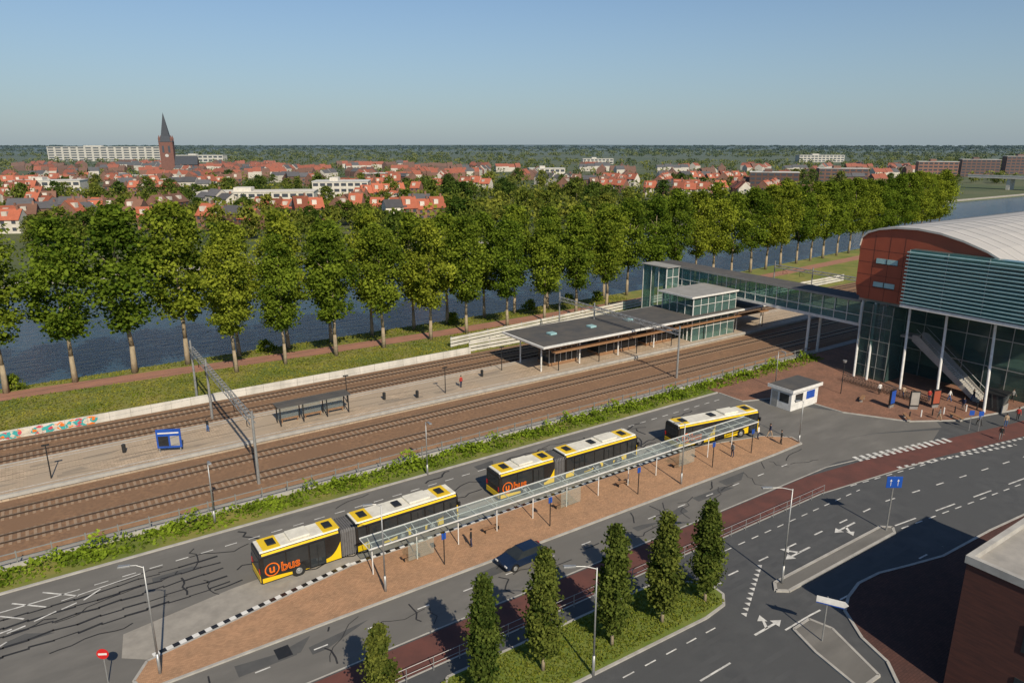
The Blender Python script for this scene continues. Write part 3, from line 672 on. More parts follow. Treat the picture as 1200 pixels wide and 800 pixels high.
def bus_rigid(label,loc,rz):
    r=E('rigid_bus',label,'bus',loc,rz)
    section(r,0,12,[5.4,10.5],[(.3,1.9),(2.0,3.6),(6.8,8.4),(8.5,10.4)])
    yel(r,[(.1,.37),(2.5,.37),(1.8,.7),(.1,.8)]); yel(r,sweep(3.75,5.3,.8,2.2)); yel(r,sweep(6.75,10.4,.8,1.19)); yel(r,[(11.8,.37),(11.95,.37),(11.95,1.8),(11.8,1.8)])
    for x in (3.1,9.3):
        for y in (-1.27,1.27): wheelset(r,x,y)
    for x in (.4,10.2): MB().exx([(-1.0,3.003),(1.0,3.003),(.95,3.03),(-.95,3.03)],x,x+1.4).build('roof_panel',m_yel,r)
    for x in (1,5.2,10.4): hatch(r,x,.8)
    MB().box(7,9.1,-.8,.8,3.0,3.22).build('cooling_unit',m_bwhite,r,bevel=.08)
    logo(r,.6,.98,.98); ends(r,12); return r
bus_rigid('short yellow and black bus at the right end of the row',(57.9,52.9,.012),R(-9))
def car(label,loc,rz,mat):
    r=E('parked_car',label,'car',loc,rz)
    pts=[(-2.15,.35),(-1.75,.3),(-1.7,.5),(-1.5,.66),(-1.2,.66),(-1.0,.5),(-.95,.28),(.95,.28),(1.0,.5),(1.2,.66),(1.5,.66),(1.7,.5),(1.75,.3),(2.15,.35),(2.2,.62),(2.05,.8),(1.1,.95),(-1.75,.98),(-2.15,.85)]
    MB().exy(pts,-.86,.86).build('body',mat,r,bevel=.06)
    lo=[(-1.85,-.8),(1.15,-.8),(1.15,.8),(-1.85,.8)]; hi=[(-1.35,-.6),(.35,-.6),(.35,.6),(-1.35,.6)]
    MB().add([(x,y,.95) for x,y in lo]+[(x,y,1.42) for x,y in hi],[(0,1,5,4),(1,2,6,5),(2,3,7,6),(3,0,4,7),(4,5,6,7)]).build('window',m_glass,r)
    MB().add([(x*1.0,y*1.02,1.425) for x,y in hi]+[(x*.9-.04,y*.85,1.48) for x,y in hi],[(0,1,2,3),(0,1,5,4),(1,2,6,5),(2,3,7,6),(3,0,4,7),(4,5,6,7)]).build('roof',mat,r)
    for x in (-1.35,1.35):
        for sd in (-1,1):
            w=MB().tube((x,sd*.66,.32),(x,sd*.87,.32),.32,.32,18).build('wheel',m_rubber,r); MB().tube((x,sd*.87,.32),(x,sd*.885,.32),.2,.18,12).build('rim',m_steel,w)
    for y in (-.65,.65): MB().box(2.16,2.23,y-.16,y+.16,.62,.74).build('headlight',m_white,r); MB().box(-2.2,-2.14,y-.14,y+.14,.7,.85).build('tail_light',m_signr,r)
    return r
m_carb=M('car_paint',(.012,.025,.06),(.015,.03,.07),1,.2,.3)
car('dark blue car on the access road beside the island',(30.2,43.2,.013),R(182),m_carb)
# ---------------------------------------------------------------- signs
g=E('no_entry_sign','round red no entry sign at the bottom left','sign',(*G(127,800),0),R(-30))
MB().tube((0,0,0),(0,0,2.6),.04,.04,8).build('pole',m_steel,g); MB().tube((0,-.06,2.3),(0,-.03,2.3),.38,.38,20).build('disc',m_signr,g); MB().box(-.27,.27,-.075,-.062,2.23,2.37).build('bar',m_white,g)
g=E('direction_sign','blue lane sign with small white arrows on the median end','sign',(60.4,28.75,.1),R(-34))
MB().tube((0,0,0),(0,0,5.4),.08,.07,8).build('pole',m_steel,g); MB().box(-.7,.7,-.12,-.08,4.3,5.4).build('panel',m_blue,g,bevel=.02)
MB().box(-.34,-.3,-.135,-.121,4.5,5.0).box(.3,.34,-.135,-.121,4.5,5.0).exy([(-.42,4.95),(-.22,4.95),(-.32,5.15)],-.135,-.121).exy([(.22,4.95),(.42,4.95),(.32,5.15)],-.135,-.121).build('arrow',m_white,g)
p=G(963,752); g=E('finger_sign','white finger signpost with blue edge at the traffic island','sign',(*p,.1),R(-60))
MB().tube((0,0,0),(0,0,3.6),.05,.05,8).build('pole',m_steel,g); MB().exy([(-.7,3.1),(1.1,3.1),(1.35,3.33),(1.1,3.56),(-.7,3.56)],-.1,-.06).build('panel',m_white,g); MB().exy([(-.7,3.02),(1.1,3.02),(1.1,3.09),(-.7,3.09)],-.1,-.06).build('edge',m_blue,g)
for i,(u,v) in enumerate([(1070,480),(1095,478),(1044,478)]):
    g=E('poster_column',['left','middle','right'][[1,2,0][i]]+' upright information panel on the station plaza','information panel',(*G(u,v),.1),R(-40+i*20))
    MB().box(-.6,.6,-.12,.12,.4,2.5).build('panel',m_dark,g,bevel=.03); MB().box(-.5,.5,-.14,-.121,.6,2.35).build('poster',(m_conc,m_redw,m_blue)[i],g); MB().box(-.5,.5,-.08,.08,0,.4).build('foot',m_steel,g)
for i,(u,v) in enumerate([(1135,505),(1146,506)]):
    g=E('blue_sign_post',['left','right'][i]+' blue square sign beside the plaza crossing','sign',(*G(u,v),.1),R(-34))
    MB().tube((0,0,0),(0,0,2.6),.04,.04,6).build('pole',m_steel,g); MB().box(-.3,.3,-.05,-.02,2.0,2.6).build('panel',m_blue,g)
pk=E('plaza_kiosk','small dark glazed stall below the station stair','stall',(*G(1165,480),.1),R(5))
MB().box(-1.1,1.1,-1.1,1.1,0,2.3).build('wall',m_glass,pk); MB().box(-1.3,1.3,-1.3,1.3,2.3,2.45).build('roof',m_dark,pk); MB().box(-1.15,1.15,-1.15,-1.1,0,.9).build('counter',m_conc,pk)
for i in range(9):
    g=E('bollard',ordn(i)+' low bollard from the left at the plaza edge','bollard',(89.6+i*1.7,42-2.2*(i/8)*2.1,.1),0,'bollards along the plaza edge')
    MB().tube((0,0,0),(0,0,.85),.09,.08,8).tube((0,0,.85),(0,0,.93),.08,.03,8).build('post',m_white if i%2 else m_dark,g)
for i,(u,v) in enumerate(((1010,470),(1062,492),(1120,492))):
    g=E('plaza_bench',ordn(i)+' wooden bench from the left on the open plaza','bench',(*G(u,v),.1),R(20+i*25))
    MB().box(-1,1,-.22,.22,.42,.5).build('seat',m_wood,g)
    for q in (-.75,.75): MB().box(q-.06,q+.06,-.18,.18,0,.42).build('leg',m_conc,g)
for i,(u,v) in enumerate(((985,462),(1152,470))):
    g=E('plaza_lamp',['left','right'][i]+' dark lamp post on the station plaza','lamp',(*G(u,v),.1),0)
    MB().tube((0,0,0),(0,0,4.6),.06,.05,8).build('pole',m_dark,g); MB().tube((0,0,4.6),(0,0,4.9),.22,.28,12).build('lamp_head',m_steel,g)
def ring(mb,cx,cz,r,w,k=14):
    for i in range(k):
        a,b=6.283*i/k,6.283*(i+1)/k; mb.tube((cx+r*math.cos(a),0,cz+r*math.sin(a)),(cx+r*math.cos(b),0,cz+r*math.sin(b)),w,w,5)
bk=E('bicycle','dark bicycle parked in the row beside the station columns','bicycle',(96.5,46,.1),0,'bicycles parked in a row beside the station columns')
for x in (-.5,.5):
    mb=MB(); ring(mb,x,.34,.33,.02); mb.build('wheel',m_rubber,bk)
MB().bar((-.5,0,.34),(-.12,0,.85),.02).bar((-.5,0,.34),(0,0,.3),.02).bar((0,0,.3),(-.15,0,.92),.02).bar((0,0,.3),(.38,0,.85),.02).bar((-.12,0,.8),(.38,0,.85),.02).bar((.5,0,.34),(.36,0,1.0),.02).build('frame',m_dark,bk)
MB().box(-.28,-.02,-.07,.07,.92,.97).build('saddle',m_rubber,bk); MB().bar((.32,-.26,1.03),(.32,.26,1.03),.02).build('handlebar',m_steel,bk)
for i in range(1,28): dup(bk,(96.5+(i%2)*.05,43+i*.45,.1),random.uniform(-.08,.08))
# ---------------------------------------------------------------- brick building bottom right
bx,by,bz,bq=44.5,16.3,9.2,64
bb=E('brick_building','dark red brick building with flat roof cropped at the bottom right','building',(0,0,0))
MB().box(bx+.1,bq,-8,by-.1,0,bz).build('wall',m_brick,bb)
MB().box(bx,bq+.1,by-.35,by,bz,bz+.5).box(bx,bx+.35,-8,by-.35,bz,bz+.5).build('parapet',m_kerb,bb)
MB().box(bx+.35,bq,-8,by-.35,bz,bz+.12).build('roofing',m_conc,bb)
for i in range(2): MB().box(bx+4+i*6,bx+7+i*6,7,9,bz+.12,bz+1).build('roof_unit',m_steel,bb)
for i in range(2):
    for j in range(3): MB().box(bx+.04,bx+.1,by-5.5-j*4,by-3.7-j*4,1.6+i*3.6,3.4+i*3.6).build('window',m_glass,bb)
# ---------------------------------------------------------------- small columnar trees
pc=lambda t: math.sin(math.pi*min(1,max(0,t))**.75)**.7*(1-.25*t)
cc=[crown('column_crown',m_leafC,.95,1.1,8.6,130,90,.22,pc,40+i,.28,.2) for i in range(3)]
for i,(s,n,h) in enumerate(((13,33,7.7),(19.5,32,9.0),(24,31.9,9.0),(29.5,31.2,9.2),(34.2,31,9),(38.7,30.9,8.9))):
    t=tree('columnar_tree',ordn(i)+' small upright tree from the left on the grass verge','tree',(s,n,.05),cc[i%3],8.4,.11,1.3,limbs=4,seed=i,Rr=.8,group='small upright trees on the verge')
    t.scale=(h/8.6*random.uniform(.88,1.08),)*2+(h/8.7*random.uniform(.96,1.03),)
# ---------------------------------------------------------------- canal trees
pp=lambda t: (math.sin(math.pi*t**.84)**.6)*(1.0-.14*t)
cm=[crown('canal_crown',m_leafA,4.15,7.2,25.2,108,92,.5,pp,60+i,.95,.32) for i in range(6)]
k=0
for s in np.arange(-21.8,290,7.9):
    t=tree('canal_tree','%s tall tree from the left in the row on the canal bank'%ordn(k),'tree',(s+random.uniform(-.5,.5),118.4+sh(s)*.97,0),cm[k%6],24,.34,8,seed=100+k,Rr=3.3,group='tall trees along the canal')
    q=random.uniform(.95,1.05)*(.99 if s<20 else .87 if s<130 else .92); w_=1.16 if s<30 else 1.08; t.scale=(q*w_*random.uniform(.93,1.08),q*w_*random.uniform(.93,1.08),q*random.uniform(.95,1.04)); k+=1
k=0
for s in np.arange(22.5,100,8.4):
    t=tree('path_tree','%s tall tree from the left in the row beside the red path'%ordn(k),'tree',(s+random.uniform(-.6,.6),109.9,0),cm[(k+2)%6],24,.34,8,seed=200+k,Rr=3.3,group='tall trees beside the red path')
    q=random.uniform(.77,.87); t.scale=(q*random.uniform(.98,1.14),)*2+(q,); k+=1
N=36000; s=np.random.uniform(-30,110,N); y=np.random.uniform(98.8,120.5,N); ok=np.abs(y-(117.0-np.clip((s+7)/60,0,1)*4.2))>2.2; s=s[ok];y=y[ok]
cl=np.sin(s*.5)*np.sin(y*.7+s*.2)
o=bpy.data.objects.new('grass',leafmesh('grass',np.stack([s,y,np.random.uniform(.05,.2,len(s))],1),np.random.uniform(.15,.35,len(s)),.5+.3*cl+np.random.uniform(-.2,.2,len(s)),m_blades,.8)); col.objects.link(o); tag(o,'sunlit rough grass between the panel wall and the path','grass',kind='stuff')
N=8000; s=np.random.uniform(17.8,40,N); y=np.random.uniform(30,34.6,N)
o=bpy.data.objects.new('verge_tufts',leafmesh('tufts',np.stack([s,y,np.random.uniform(.1,.2,N)],1),np.random.uniform(.1,.22,N),np.random.uniform(0.1,.6,N),m_blades,.8)); col.objects.link(o); tag(o,'green grass under the small upright trees','grass',kind='stuff')
shm=crown('shrub_crown',m_leafA,1.3,.1,2.0,26,40,.3,lambda t: math.cos(t*1.3),900,.4,.3)
for i,(u,v) in enumerate(((16,448),(312,412),(530,378),(620,362),(655,352),(700,352))):
    s_,n_=G(u,v); r=E('shrub',ordn(i)+' low green shrub from the left on the canal bank','shrub',(s_,min(n_,119.8),0),i)
    MB().tube((0,0,0),(0,0,.9),.08,.04,6).build('stem',m_bark,r); c=bpy.data.objects.new('crown',shm); col.objects.link(c); c.parent=r
# ---------------------------------------------------------------- town
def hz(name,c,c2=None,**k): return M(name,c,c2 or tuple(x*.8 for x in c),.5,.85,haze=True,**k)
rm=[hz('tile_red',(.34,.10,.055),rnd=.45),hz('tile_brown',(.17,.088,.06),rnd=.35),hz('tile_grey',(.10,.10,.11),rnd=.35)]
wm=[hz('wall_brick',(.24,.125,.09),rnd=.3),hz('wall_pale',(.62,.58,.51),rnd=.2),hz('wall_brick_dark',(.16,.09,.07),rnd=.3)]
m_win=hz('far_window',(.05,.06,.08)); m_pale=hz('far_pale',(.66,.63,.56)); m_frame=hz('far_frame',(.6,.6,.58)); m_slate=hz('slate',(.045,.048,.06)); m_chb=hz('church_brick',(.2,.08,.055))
nmr=['red-tiled','brown-tiled','grey-tiled']; nmw=['brick','pale-walled','dark brick']
def mkhouse(i,j,w,d,h,rh):
    r=E('house','small %s %s house among trees in the town beyond the canal'%(nmr[i],nmw[j]),'house',(0,0,0),0,'%s %s houses in the town'%(nmr[i],nmw[j]))
    MB().exx([(-d/2,-.2),(d/2,-.2),(d/2,h),(0,h+rh-.15),(-d/2,h)],-w/2,w/2).build('wall',wm[j],r)
    e=.35; a=MB()
    for sd in (-1,1): a.exx([(0,h+rh),(0,h+rh-.2),(sd*(d/2+e),h-.35),(sd*(d/2+e),h-.12)] ,-w/2-.1,w/2+.1)
    ro=a.build('roof',rm[i],r); MB().box(w*.25,w*.25+.8,-.5,.4,h+rh-.9,h+rh+1.1).build('chimney',wm[0],ro)
    if i!=2: MB().box(-w*.3,-w*.3+2,-d*.36,-d*.12,h+rh*.25,h+rh*.75).build('dormer',wm[1],ro)
    for x in (-w*.25,w*.25):
        for z in (1.0,3.7): MB().box(x-.75,x+.75,-d/2-.05,-d/2-.002,z,z+1.3).build('window',m_win,r)
    MB().box(-w/2-.05,-w/2-.002,-.7,.7,3.8,5).build('window',m_win,r)
    return r
protos=[mkhouse(0,0,6.5,9,5.4,4.2),mkhouse(0,1,8,8,5.4,3.8),mkhouse(1,0,7,9,5.4,4.0),mkhouse(2,1,9.5,8,6.4,2.8),mkhouse(1,2,7.5,9,5.8,3.8),mkhouse(2,2,10,9,6.8,2.8)]
pw=[6.5,8,7,9.5,7.5,10]; houses=[]; first=[True]*6; NH=[0]; FAR=[]
def place(i,X,Y,rz,far=False):
    s,n=O2(X,Y)
    if n<230: return
    if far or NH[0]>=290: FAR.append((i,s,n,rz)); houses.append((X,Y)); return
    NH[0]+=1
    if first[i]: o=protos[i]; KIDS[o.name]=[(c,kids(c)) for c in kids(o)]; o.location=(s,n,0); o.rotation_euler=(0,0,rz); first[i]=False
    else: dup(protos[i],(s,n,0),rz,sc=(1,1,random.uniform(.85,1.15)))
    houses.append((X,Y))
def rows(u0,u1,Y0,Y1,cnt,wt,per=(1,4),far=False):
    for _ in range(cnt):
        Y=random.uniform(Y0,Y1); u=random.uniform(u0,u1); X=(u-600)/865*Y
        if any((X-a)**2+(Y-b)**2<15**2 for a,b in houses): continue
        i=random.choices(range(6),wt)[0]; k=random.randint(*per)
        ang=random.choice([.1,-.25,.4,1.4,1.0,-.7])+random.uniform(-.1,.1)
        for j in range(k):
            place(i if random.random()<.75 else random.randrange(6),X+math.cos(ang)*j*pw[i],Y+math.sin(ang)*j*pw[i],ang-R(34),far)
def block(name,label,u,v,wd,dp,h,rot,wmat,floors,bays,cat='building'):
    t=-(H)/(-F*SP+(400-v)*CP); X=(u-600)*t; Y=(F*CP+(400-v)*SP)*t; s,n=O2(X,Y)
    r=E(name,label,cat,(s,n,0),rot-R(34))
    MB().box(-wd/2,wd/2,-dp/2,dp/2,-.2,h).build('wall',wmat,r); MB().box(-wd/2-.3,wd/2+.3,-dp/2-.3,dp/2+.3,h,h+.4).build('roof',m_frame if h>8 else m_pale,r)
    MB().box(-wd*.2,-wd*.05,-dp*.3,dp*.2,h+.4,h+2.4).build('roof_box',wmat,r)
    fh=h/floors; w0=None; bw=wd/bays
    for f in range(floors):
        for b in range(bays):
            if w0 is None: w0=MB().box(-bw*.36,bw*.36,-.06,.0,0,fh*.5).build('window',m_win,r); w=w0
            else: w=w0.copy(); col.objects.link(w); w.parent=r
            w.location=(-wd/2+bw*(b+.5),-dp/2-.01,f*fh+fh*.28)
    for q in np.linspace(-wd/2,wd/2,max(2,int(wd/10))): houses.append((X+q,Y))
    return r
block('apartment_slab','long white apartment slab on the horizon at the far left',130,189,225,14,26,0,m_pale,6,16)
block('flat_building','low cream flat-roofed hall behind the trees left of centre',305,240,62,20,7.5,.15,m_pale,2,14)
block('flat_building','white flat-roofed building with higher storey beyond the trees',402,232,34,20,10.5,.1,m_pale,3,8)
block('flat_building','small grey office block right of the white flat-roofed building',440,216,22,14,9,.2,wm[2],3,6)
block('flat_building','pale hall right of the church on the horizon',235,190,90,20,12,0,m_pale,2,10)
block('apartment_block','dark balcony apartment block behind the row of canal trees',905,226,32,14,14,-.3,wm[2],5,8)
block('apartment_block','brown apartment block with flat roof near the canal at right',985,214,40,14,12,-.2,wm[0],4,8)
block('apartment_block','wide brown apartment block on the far bank at the right',1095,212,32,16,17,-.35,wm[0],6,8)
block('apartment_block','second brown apartment block on the far bank, nearer the edge',1145,207,34,16,17,-.35,wm[2],6,8)
block('apartment_block','dark tall block at the right edge beyond the bridge',1196,204,36,16,19,-.3,wm[2],6,8)
block('flat_building','white long building above the trees at right',960,190,80,20,12,0,m_pale,3,12)
block('flat_building','pale low building in the distance right of centre',700,192,50,20,8,0,m_pale,2,8)
block('flat_building','low white shed in the town beneath the church',150,214,30,14,6,.1,m_pale,2,6)
block('flat_building','pale school building with two floors at the far left of the town',60,226,44,16,8.5,.2,m_pale,2,9)
block('flat_building','low white workshop in the town left of the cream hall',215,220,26,16,6.5,-.1,m_pale,2,5)
block('flat_building','pale two-storey block behind the trees right of centre',640,208,36,14,9,.1,m_pale,2,7)
rows(-20,250,270,420,20,(5,3,3,1,2,1)); rows(250,470,320,480,14,(5,3,2,1,2,1)); rows(690,940,430,640,22,(8,3,2,1,1,1),(3,6)); rows(470,700,440,640,12,(5,2,2,1,1,1)); rows(-20,250,420,620,26,(5,3,2,2,2,1)); rows(250,470,480,640,12,(5,3,2,2,2,1)); rows(940,1100,420,700,7,(3,2,2,1,2,2))
rows(-20,470,600,1050,100,(6,3,2,2,2,1),(2,5),True); rows(470,1120,600,950,70,(6,3,2,2,1,1),(2,5),True)
# the houses beyond those: one far mass
fv=[];ff=[];fm=[]; mats=rm+wm; RI=(0,0,1,2,1,2); WI=(3,4,3,4,5,5)
for i,s,n,rz in FAR:
    w_=pw[i];d_=8.5;h_=5.6*random.uniform(.9,1.15);rh_=random.uniform(3,4.3); c_,q_=math.cos(rz),math.sin(rz); b=len(fv)
    for x,y,z in ((-w_/2,-d_/2,0),(w_/2,-d_/2,0),(w_/2,d_/2,0),(-w_/2,d_/2,0),(-w_/2,-d_/2,h_),(w_/2,-d_/2,h_),(w_/2,d_/2,h_),(-w_/2,d_/2,h_),(-w_/2,0,h_+rh_),(w_/2,0,h_+rh_),(w_*.2,-.5,h_+rh_-1),(w_*.2+.8,-.5,h_+rh_-1),(w_*.2+.8,-.5,h_+rh_+1),(w_*.2,-.5,h_+rh_+1),(w_*.2,.4,h_+rh_-1),(w_*.2+.8,.4,h_+rh_-1),(w_*.2+.8,.4,h_+rh_+1),(w_*.2,.4,h_+rh_+1)):
        fv.append((s+x*c_-y*q_,n+x*q_+y*c_,z))
    for f_,m_ in (((0,1,5,4),WI[i]),((1,2,6,9,5),WI[i]),((2,3,7,6),WI[i]),((3,0,4,8,7),WI[i]),((4,5,9,8),RI[i]),((6,7,8,9),RI[i]),((10,11,12,13),3),((13,12,16,17),3),((14,10,13,17),3),((11,15,16,12),3)):
        ff.append(tuple(b+k for k in f_)); fm.append(m_)
me=bpy.data.meshes.new('distant_houses'); me.from_pydata(fv,[],ff)
for m_ in mats: me.materials.append(m_)
me.polygons.foreach_set('material_index',fm)
o=bpy.data.objects.new('distant_houses',me); col.objects.link(o); tag(o,'mass of tiny distant red and grey roofed houses toward the horizon','houses',kind='stuff')
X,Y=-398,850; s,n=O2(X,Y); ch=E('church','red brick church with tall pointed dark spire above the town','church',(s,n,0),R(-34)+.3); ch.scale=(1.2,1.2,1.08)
MB().box(-6,6,-6,6,-.2,32).build('tower',m_chb,ch)
MB().add([(-6.3,-6.3,32),(6.3,-6.3,32),(6.3,6.3,32),(-6.3,6.3,32),(-3.6,-3.6,38),(3.6,-3.6,38),(3.6,3.6,38),(-3.6,3.6,38),(0,0,62)],[(0,1,5,4),(1,2,6,5),(2,3,7,6),(3,0,4,7),(4,5,8),(5,6,8),(6,7,8),(7,4,8),(0,1,2,3)]).build('spire',m_slate,ch)
for x in (-5.2,5.2):
    for y in (-5.2,5.2): MB().tube((x,y,30),(x,y,35),1.1,1,6).tube((x,y,35),(x,y,39),1.2,.05,6).build('pinnacle',m_chb,ch)
for x in (-2.6,2.6): MB().box(x-.9,x+.9,-6.1,-6.01,21,28).build('belfry_window',m_win,ch)
MB().tube((0,-6.2,18),(0,-6.02,18),1.6,1.6,16).build('clock_face',m_frame,ch)
MB().exx([(-8,-.2),(8,-.2),(8,9),(0,17),(-8,9)],6.1,26).build('nave',m_chb,ch)
mb=MB()
for sd in (-1,1): mb.exx([(0,17.6),(0,17.2),(sd*8.6,8.4),(sd*8.6,8.9)],6.1,26.4)
mb.build('nave_roof',m_slate,ch)
for i in range(4): MB().box(9.5+i*4,11.3+i*4,-8.1,-8.01,3,8).build('window',m_win,ch)
houses.append((X,Y))
g=E('road_bridge','white road bridge crossing the canal at the right edge','bridge',(612,130,0),R(90))
MB().box(0,140,-5,5,8,9.6).build('deck',m_pale,g)
for x in (40,78,112): MB().box(x-1.2,x+1.2,-4,4,-3,8).build('pier',m_pale,g)
MB().box(0,140,5,5.1,9.6,10.4).build('parapet',m_frame,g)
# far trees
pr2=lambda t: math.sin(math.pi*t**.8)**.5
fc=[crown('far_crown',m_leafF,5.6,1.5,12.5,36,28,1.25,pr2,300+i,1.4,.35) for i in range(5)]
fp=[]
for i in range(5):
    t=tree('town_tree','leafy tree among the houses of the town beyond the canal','tree',(0,0,0),fc[i],9,.3,2.5,limbs=3,seed=500+i,Rr=3.5,group='trees among the houses beyond the canal')
    fp.append(t); KIDS[t.name]=[(c,kids(c)) for c in kids(t)]
cnt=0; used=set(); tries=0; hs=np.array(houses)
def clearview(X,Y,u,s,n):
    return u>1105 and Y<620 or (500<s<680 and n<300)
while cnt<300 and tries<9000:
    tries+=1; Y=235+400*random.random()**1.0; u=random.uniform(-40,1240)
    X=(u-600)/865*Y; s,n=O2(X,Y)
    if n<224 or clearview(X,Y,u,s,n): continue
    if np.min((hs[:,0]-X)**2+(hs[:,1]-Y)**2)<49: continue
    if np.min((hs[:,0]-X)**2+(hs[:,1]-Y-9)**2)<49 and random.random()<.6: continue
    i=random.randrange(5); q=random.uniform(.5,.95)*(1.0 if 440<u<690 else .9)
    if i not in used: used.add(i); o=fp[i]; o.location=(s,n,0); o.scale=(q,)*3
    else: dup(fp[i],(s,n,0),random.uniform(0,6),sc=(q,q,q*random.uniform(.85,1.2)))
    cnt+=1
Cs=[];Sz=[];Vs=[]
rs=np.random.RandomState(5)
NT=7200
Yd=300+rs.uniform(0,1,NT)**1.9*6500; ud=rs.uniform(-60,1260,NT)
for Y,u in zip(Yd,ud):
    X=(u-600)/865*Y; s,n=O2(X,Y)
    if n<230 or clearview(X,Y,u,s,n): continue
    if Y<1300 and np.min((hs[:,0]-X)**2+(hs[:,1]-Y)**2)<56: continue
    if Y<1600 and np.min((hs[:,0]-X)**2+(hs[:,1]-Y-12)**2)<(90 if Y<650 else 230): continue
    dense=math.sin(X*.004+Y*.0021)+math.sin(Y*.0063+1.3)
    if Y>1200 and dense<-1.2: continue
    f=max(1,Y/900)**.8; rr=rs.uniform(3,5.5)*f; hh2=rs.uniform(5,9)*(1+.10*(f-1)); k=32
    d=rs.normal(size=(k,3)); d/=np.linalg.norm(d,axis=1)[:,None]; d*=rs.uniform(.6,1,(k,1))
    p=np.stack([s+d[:,0]*rr,n+d[:,1]*rr,hh2*.55+d[:,2]*hh2*.45],1); Cs.append(p); Sz.append(np.full(k,1.7*f)*rs.uniform(.7,1.3,k)); Vs.append(rs.uniform(0,.75)+rs.uniform(-.15,.25,k)+d[:,2]*.1)
Cs=np.concatenate(Cs);Sz=np.concatenate(Sz);Vs=np.concatenate(Vs)
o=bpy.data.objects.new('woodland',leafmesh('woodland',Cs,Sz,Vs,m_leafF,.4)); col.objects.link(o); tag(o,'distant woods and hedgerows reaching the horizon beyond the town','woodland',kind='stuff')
# ---------------------------------------------------------------- people
def person_mesh(pose,cols):
    j=[(0,0,.95),(0,0,1.15),(0,0,1.36),(0,0,1.48),(0,.01,1.6),(0,.01,1.7)]; rd=[.15,.14,.16,.06,.095,.075]
    e=[(0,1),(1,2),(2,3),(3,4),(4,5)]
    def ch(parent,pts,rads):
        p=parent
        for q,r_ in zip(pts,rads): j.append(q); rd.append(r_); e.append((p,len(j)-1)); p=len(j)-1
    w=.25 if pose=='walk' else .03
    for sd in (-1,1):
        sw=w*sd
        ch(2,[(sd*.19,0,1.4),(sd*.24,-sw*.4,1.13),(sd*.25,-sw*.9-.04*(pose!='walk'),.88),(sd*.25,-sw-.05,.78)],[.065,.05,.04,.035])
        ch(0,[(sd*.1,0,.88),(sd*.11,sw*.7,.5),(sd*.11,sw*.9+(.08 if sw>0 else 0),.09),(sd*.12,sw-.14,.04)],[.1,.07,.05,.04])
    me=bpy.data.meshes.new('sk'); me.from_pydata(j,e,[]); ob=bpy.data.objects.new('sk',me); col.objects.link(ob)
    m=ob.modifiers.new('s','SKIN'); sv=me.skin_vertices[0].data
    for i,r_ in enumerate(rd): sv[i].radius=(r_,r_*.8)
    sv[0].use_root=True
    ob.modifiers.new('u','SUBSURF').levels=1
    bpy.context.view_layer.update()
    out=bpy.data.meshes.new_from_object(ob.evaluated_get(bpy.context.evaluated_depsgraph_get())); bpy.data.objects.remove(ob)
    out.materials.clear()
    for c_ in cols: out.materials.append(c_)
    for p in out.polygons:
        c_=p.center; p.material_index=3 if c_.z<.09 else (0 if (c_.z>1.5 or (abs(c_.x)>.2 and c_.z<.9)) else (1 if c_.z>.93 or abs(c_.x)>.2 else 2)); p.use_smooth=True
    return out
m_skin=M('skin',(.5,.3,.2),None,2,.6); m_hair=M('hair',(.04,.025,.015),None,2,.7)
def cl(n,c): return M('cloth_'+n,c,None,3,.9)
C_={'white':cl('white',(.7,.7,.68)),'navy':cl('navy',(.02,.03,.08)),'black':cl('black',(.02,.02,.02)),'red':cl('red',(.4,.04,.03)),'blue':cl('blue',(.05,.12,.3)),'grey':cl('grey',(.2,.2,.2)),'tan':cl('tan',(.4,.3,.2))}
PL=[((552,640),'stand','black','navy','person in black top waiting at the glass shelter'),((858,535),'stand','grey','navy','person in grey top standing on the island beside the rigid bus'),
((902,512),'walk','navy','tan','person in navy top walking near the island tip'),((915,520),'stand','black','black','person all in black at the island tip'),((888,514),'stand','white','navy','person in white top at the right end of the shelter'),
((1112,470),'walk','white','blue','person in white top crossing the plaza'),((1147,498),'walk','blue','black','person in blue top walking by the plaza signs'),((1172,515),'walk','black','grey','person in black top walking at the crossing'),
((1088,470),'stand','red','navy','person in red top beside the information panels'),((1186,470),'walk','grey','black','person in grey top near the plaza stall'),((1128,480),'stand','navy','grey','person in navy top standing on the plaza'),
((1058,466),'walk','tan','navy','person in tan top walking past the left information panel'),((1140,470),'walk','black','blue','person in black top and blue trousers near the stair foot'),
((1030,462),'stand','white','black','person in white top and black trousers by the columns'),((1100,492),'walk','grey','tan','person in grey top and tan trousers on the open plaza'),((1192,492),'walk','red','black','person in red top at the right edge of the plaza'),
((1178,500),'stand','tan','blue','person in tan top standing near the crossing')]
def put(lab,loc,pose,a,b):
    g=E('person',lab,'person',loc,random.uniform(0,6))
    o=bpy.data.objects.new('body',person_mesh(pose,[m_skin,C_[a],C_[b],C_['black']])); col.objects.link(o); o.parent=g
    MB().tube((0,.02,1.64),(0,.02,1.73),.115,.1,10).tube((0,.02,1.73),(0,.02,1.77),.1,.05,10).build('hair',m_hair,g,True)
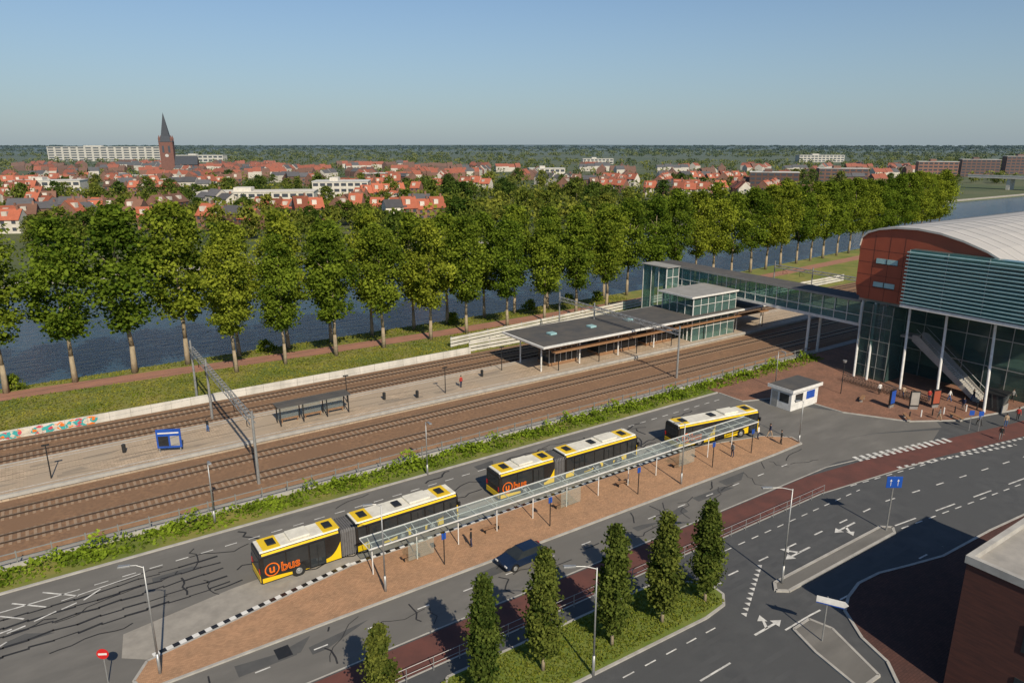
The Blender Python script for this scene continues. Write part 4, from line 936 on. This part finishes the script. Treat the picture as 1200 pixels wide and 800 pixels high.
for (u,v),pose,a,b,lab in PL:
    z=.12 if u<930 else .1; put(lab,(*G(u,v,z),z),pose,a,b)
for i,(s,n,a,b) in enumerate(((14,85.5,'black','blue'),(47,82.5,'red','navy'))):
    put('person in %s top standing on the railway platform'%a,(s,n,.84),'stand',a,b)
# ---------------------------------------------------------------- camera, light
cam=bpy.data.cameras.new('camera'); co=bpy.data.objects.new('camera',cam); col.objects.link(co); scn.camera=co
cam.sensor_width=36; cam.lens=25; cam.clip_end=20000; cam.clip_start=.5
co.location=(0,0,H); co.rotation_euler=(R(90)-PITCH,0,-R(34))
EL=R(39); d=Vector((.18,.984,0)).normalized()*math.cos(EL)+Vector((0,0,-math.sin(EL)))
sl=bpy.data.lights.new('sun','SUN'); sl.energy=4.9; sl.angle=R(.5); sl.color=(1,.87,.68); so=bpy.data.objects.new('sun',sl); col.objects.link(so); so.rotation_euler=d.to_track_quat('-Z','Y').to_euler()
w=bpy.data.worlds.new('World'); scn.world=w; w.use_nodes=True; nt=w.node_tree; bg=nt.nodes['Background']
sk=nt.nodes.new('ShaderNodeTexSky'); sk.sky_type='NISHITA'; sk.sun_disc=False; sk.sun_elevation=EL; sk.sun_rotation=math.atan2(-d.x,-d.y); sk.air_density=.9; sk.dust_density=.3; sk.ozone_density=1.7
tc=nt.nodes.new('ShaderNodeTexCoord'); sx_=nt.nodes.new('ShaderNodeSeparateXYZ'); nt.links.new(tc.outputs['Generated'],sx_.inputs[0])
mr=nt.nodes.new('ShaderNodeMapRange'); mr.inputs[1].default_value=-.02; mr.inputs[2].default_value=.2; mr.inputs[3].default_value=.85; mr.inputs[4].default_value=0; nt.links.new(sx_.outputs['Z'],mr.inputs[0])
out=mixc(nt,mr.outputs[0],sk.outputs[0],(2.9,3.6,4.25))
out=mixc(nt,1,out,(.90,.96,1.0),'MULTIPLY')
nt.links.new(out,bg.inputs[0]); bg.inputs[1].default_value=.094
scn.view_settings.view_transform='Standard'; scn.view_settings.look='None'; scn.view_settings.exposure=0
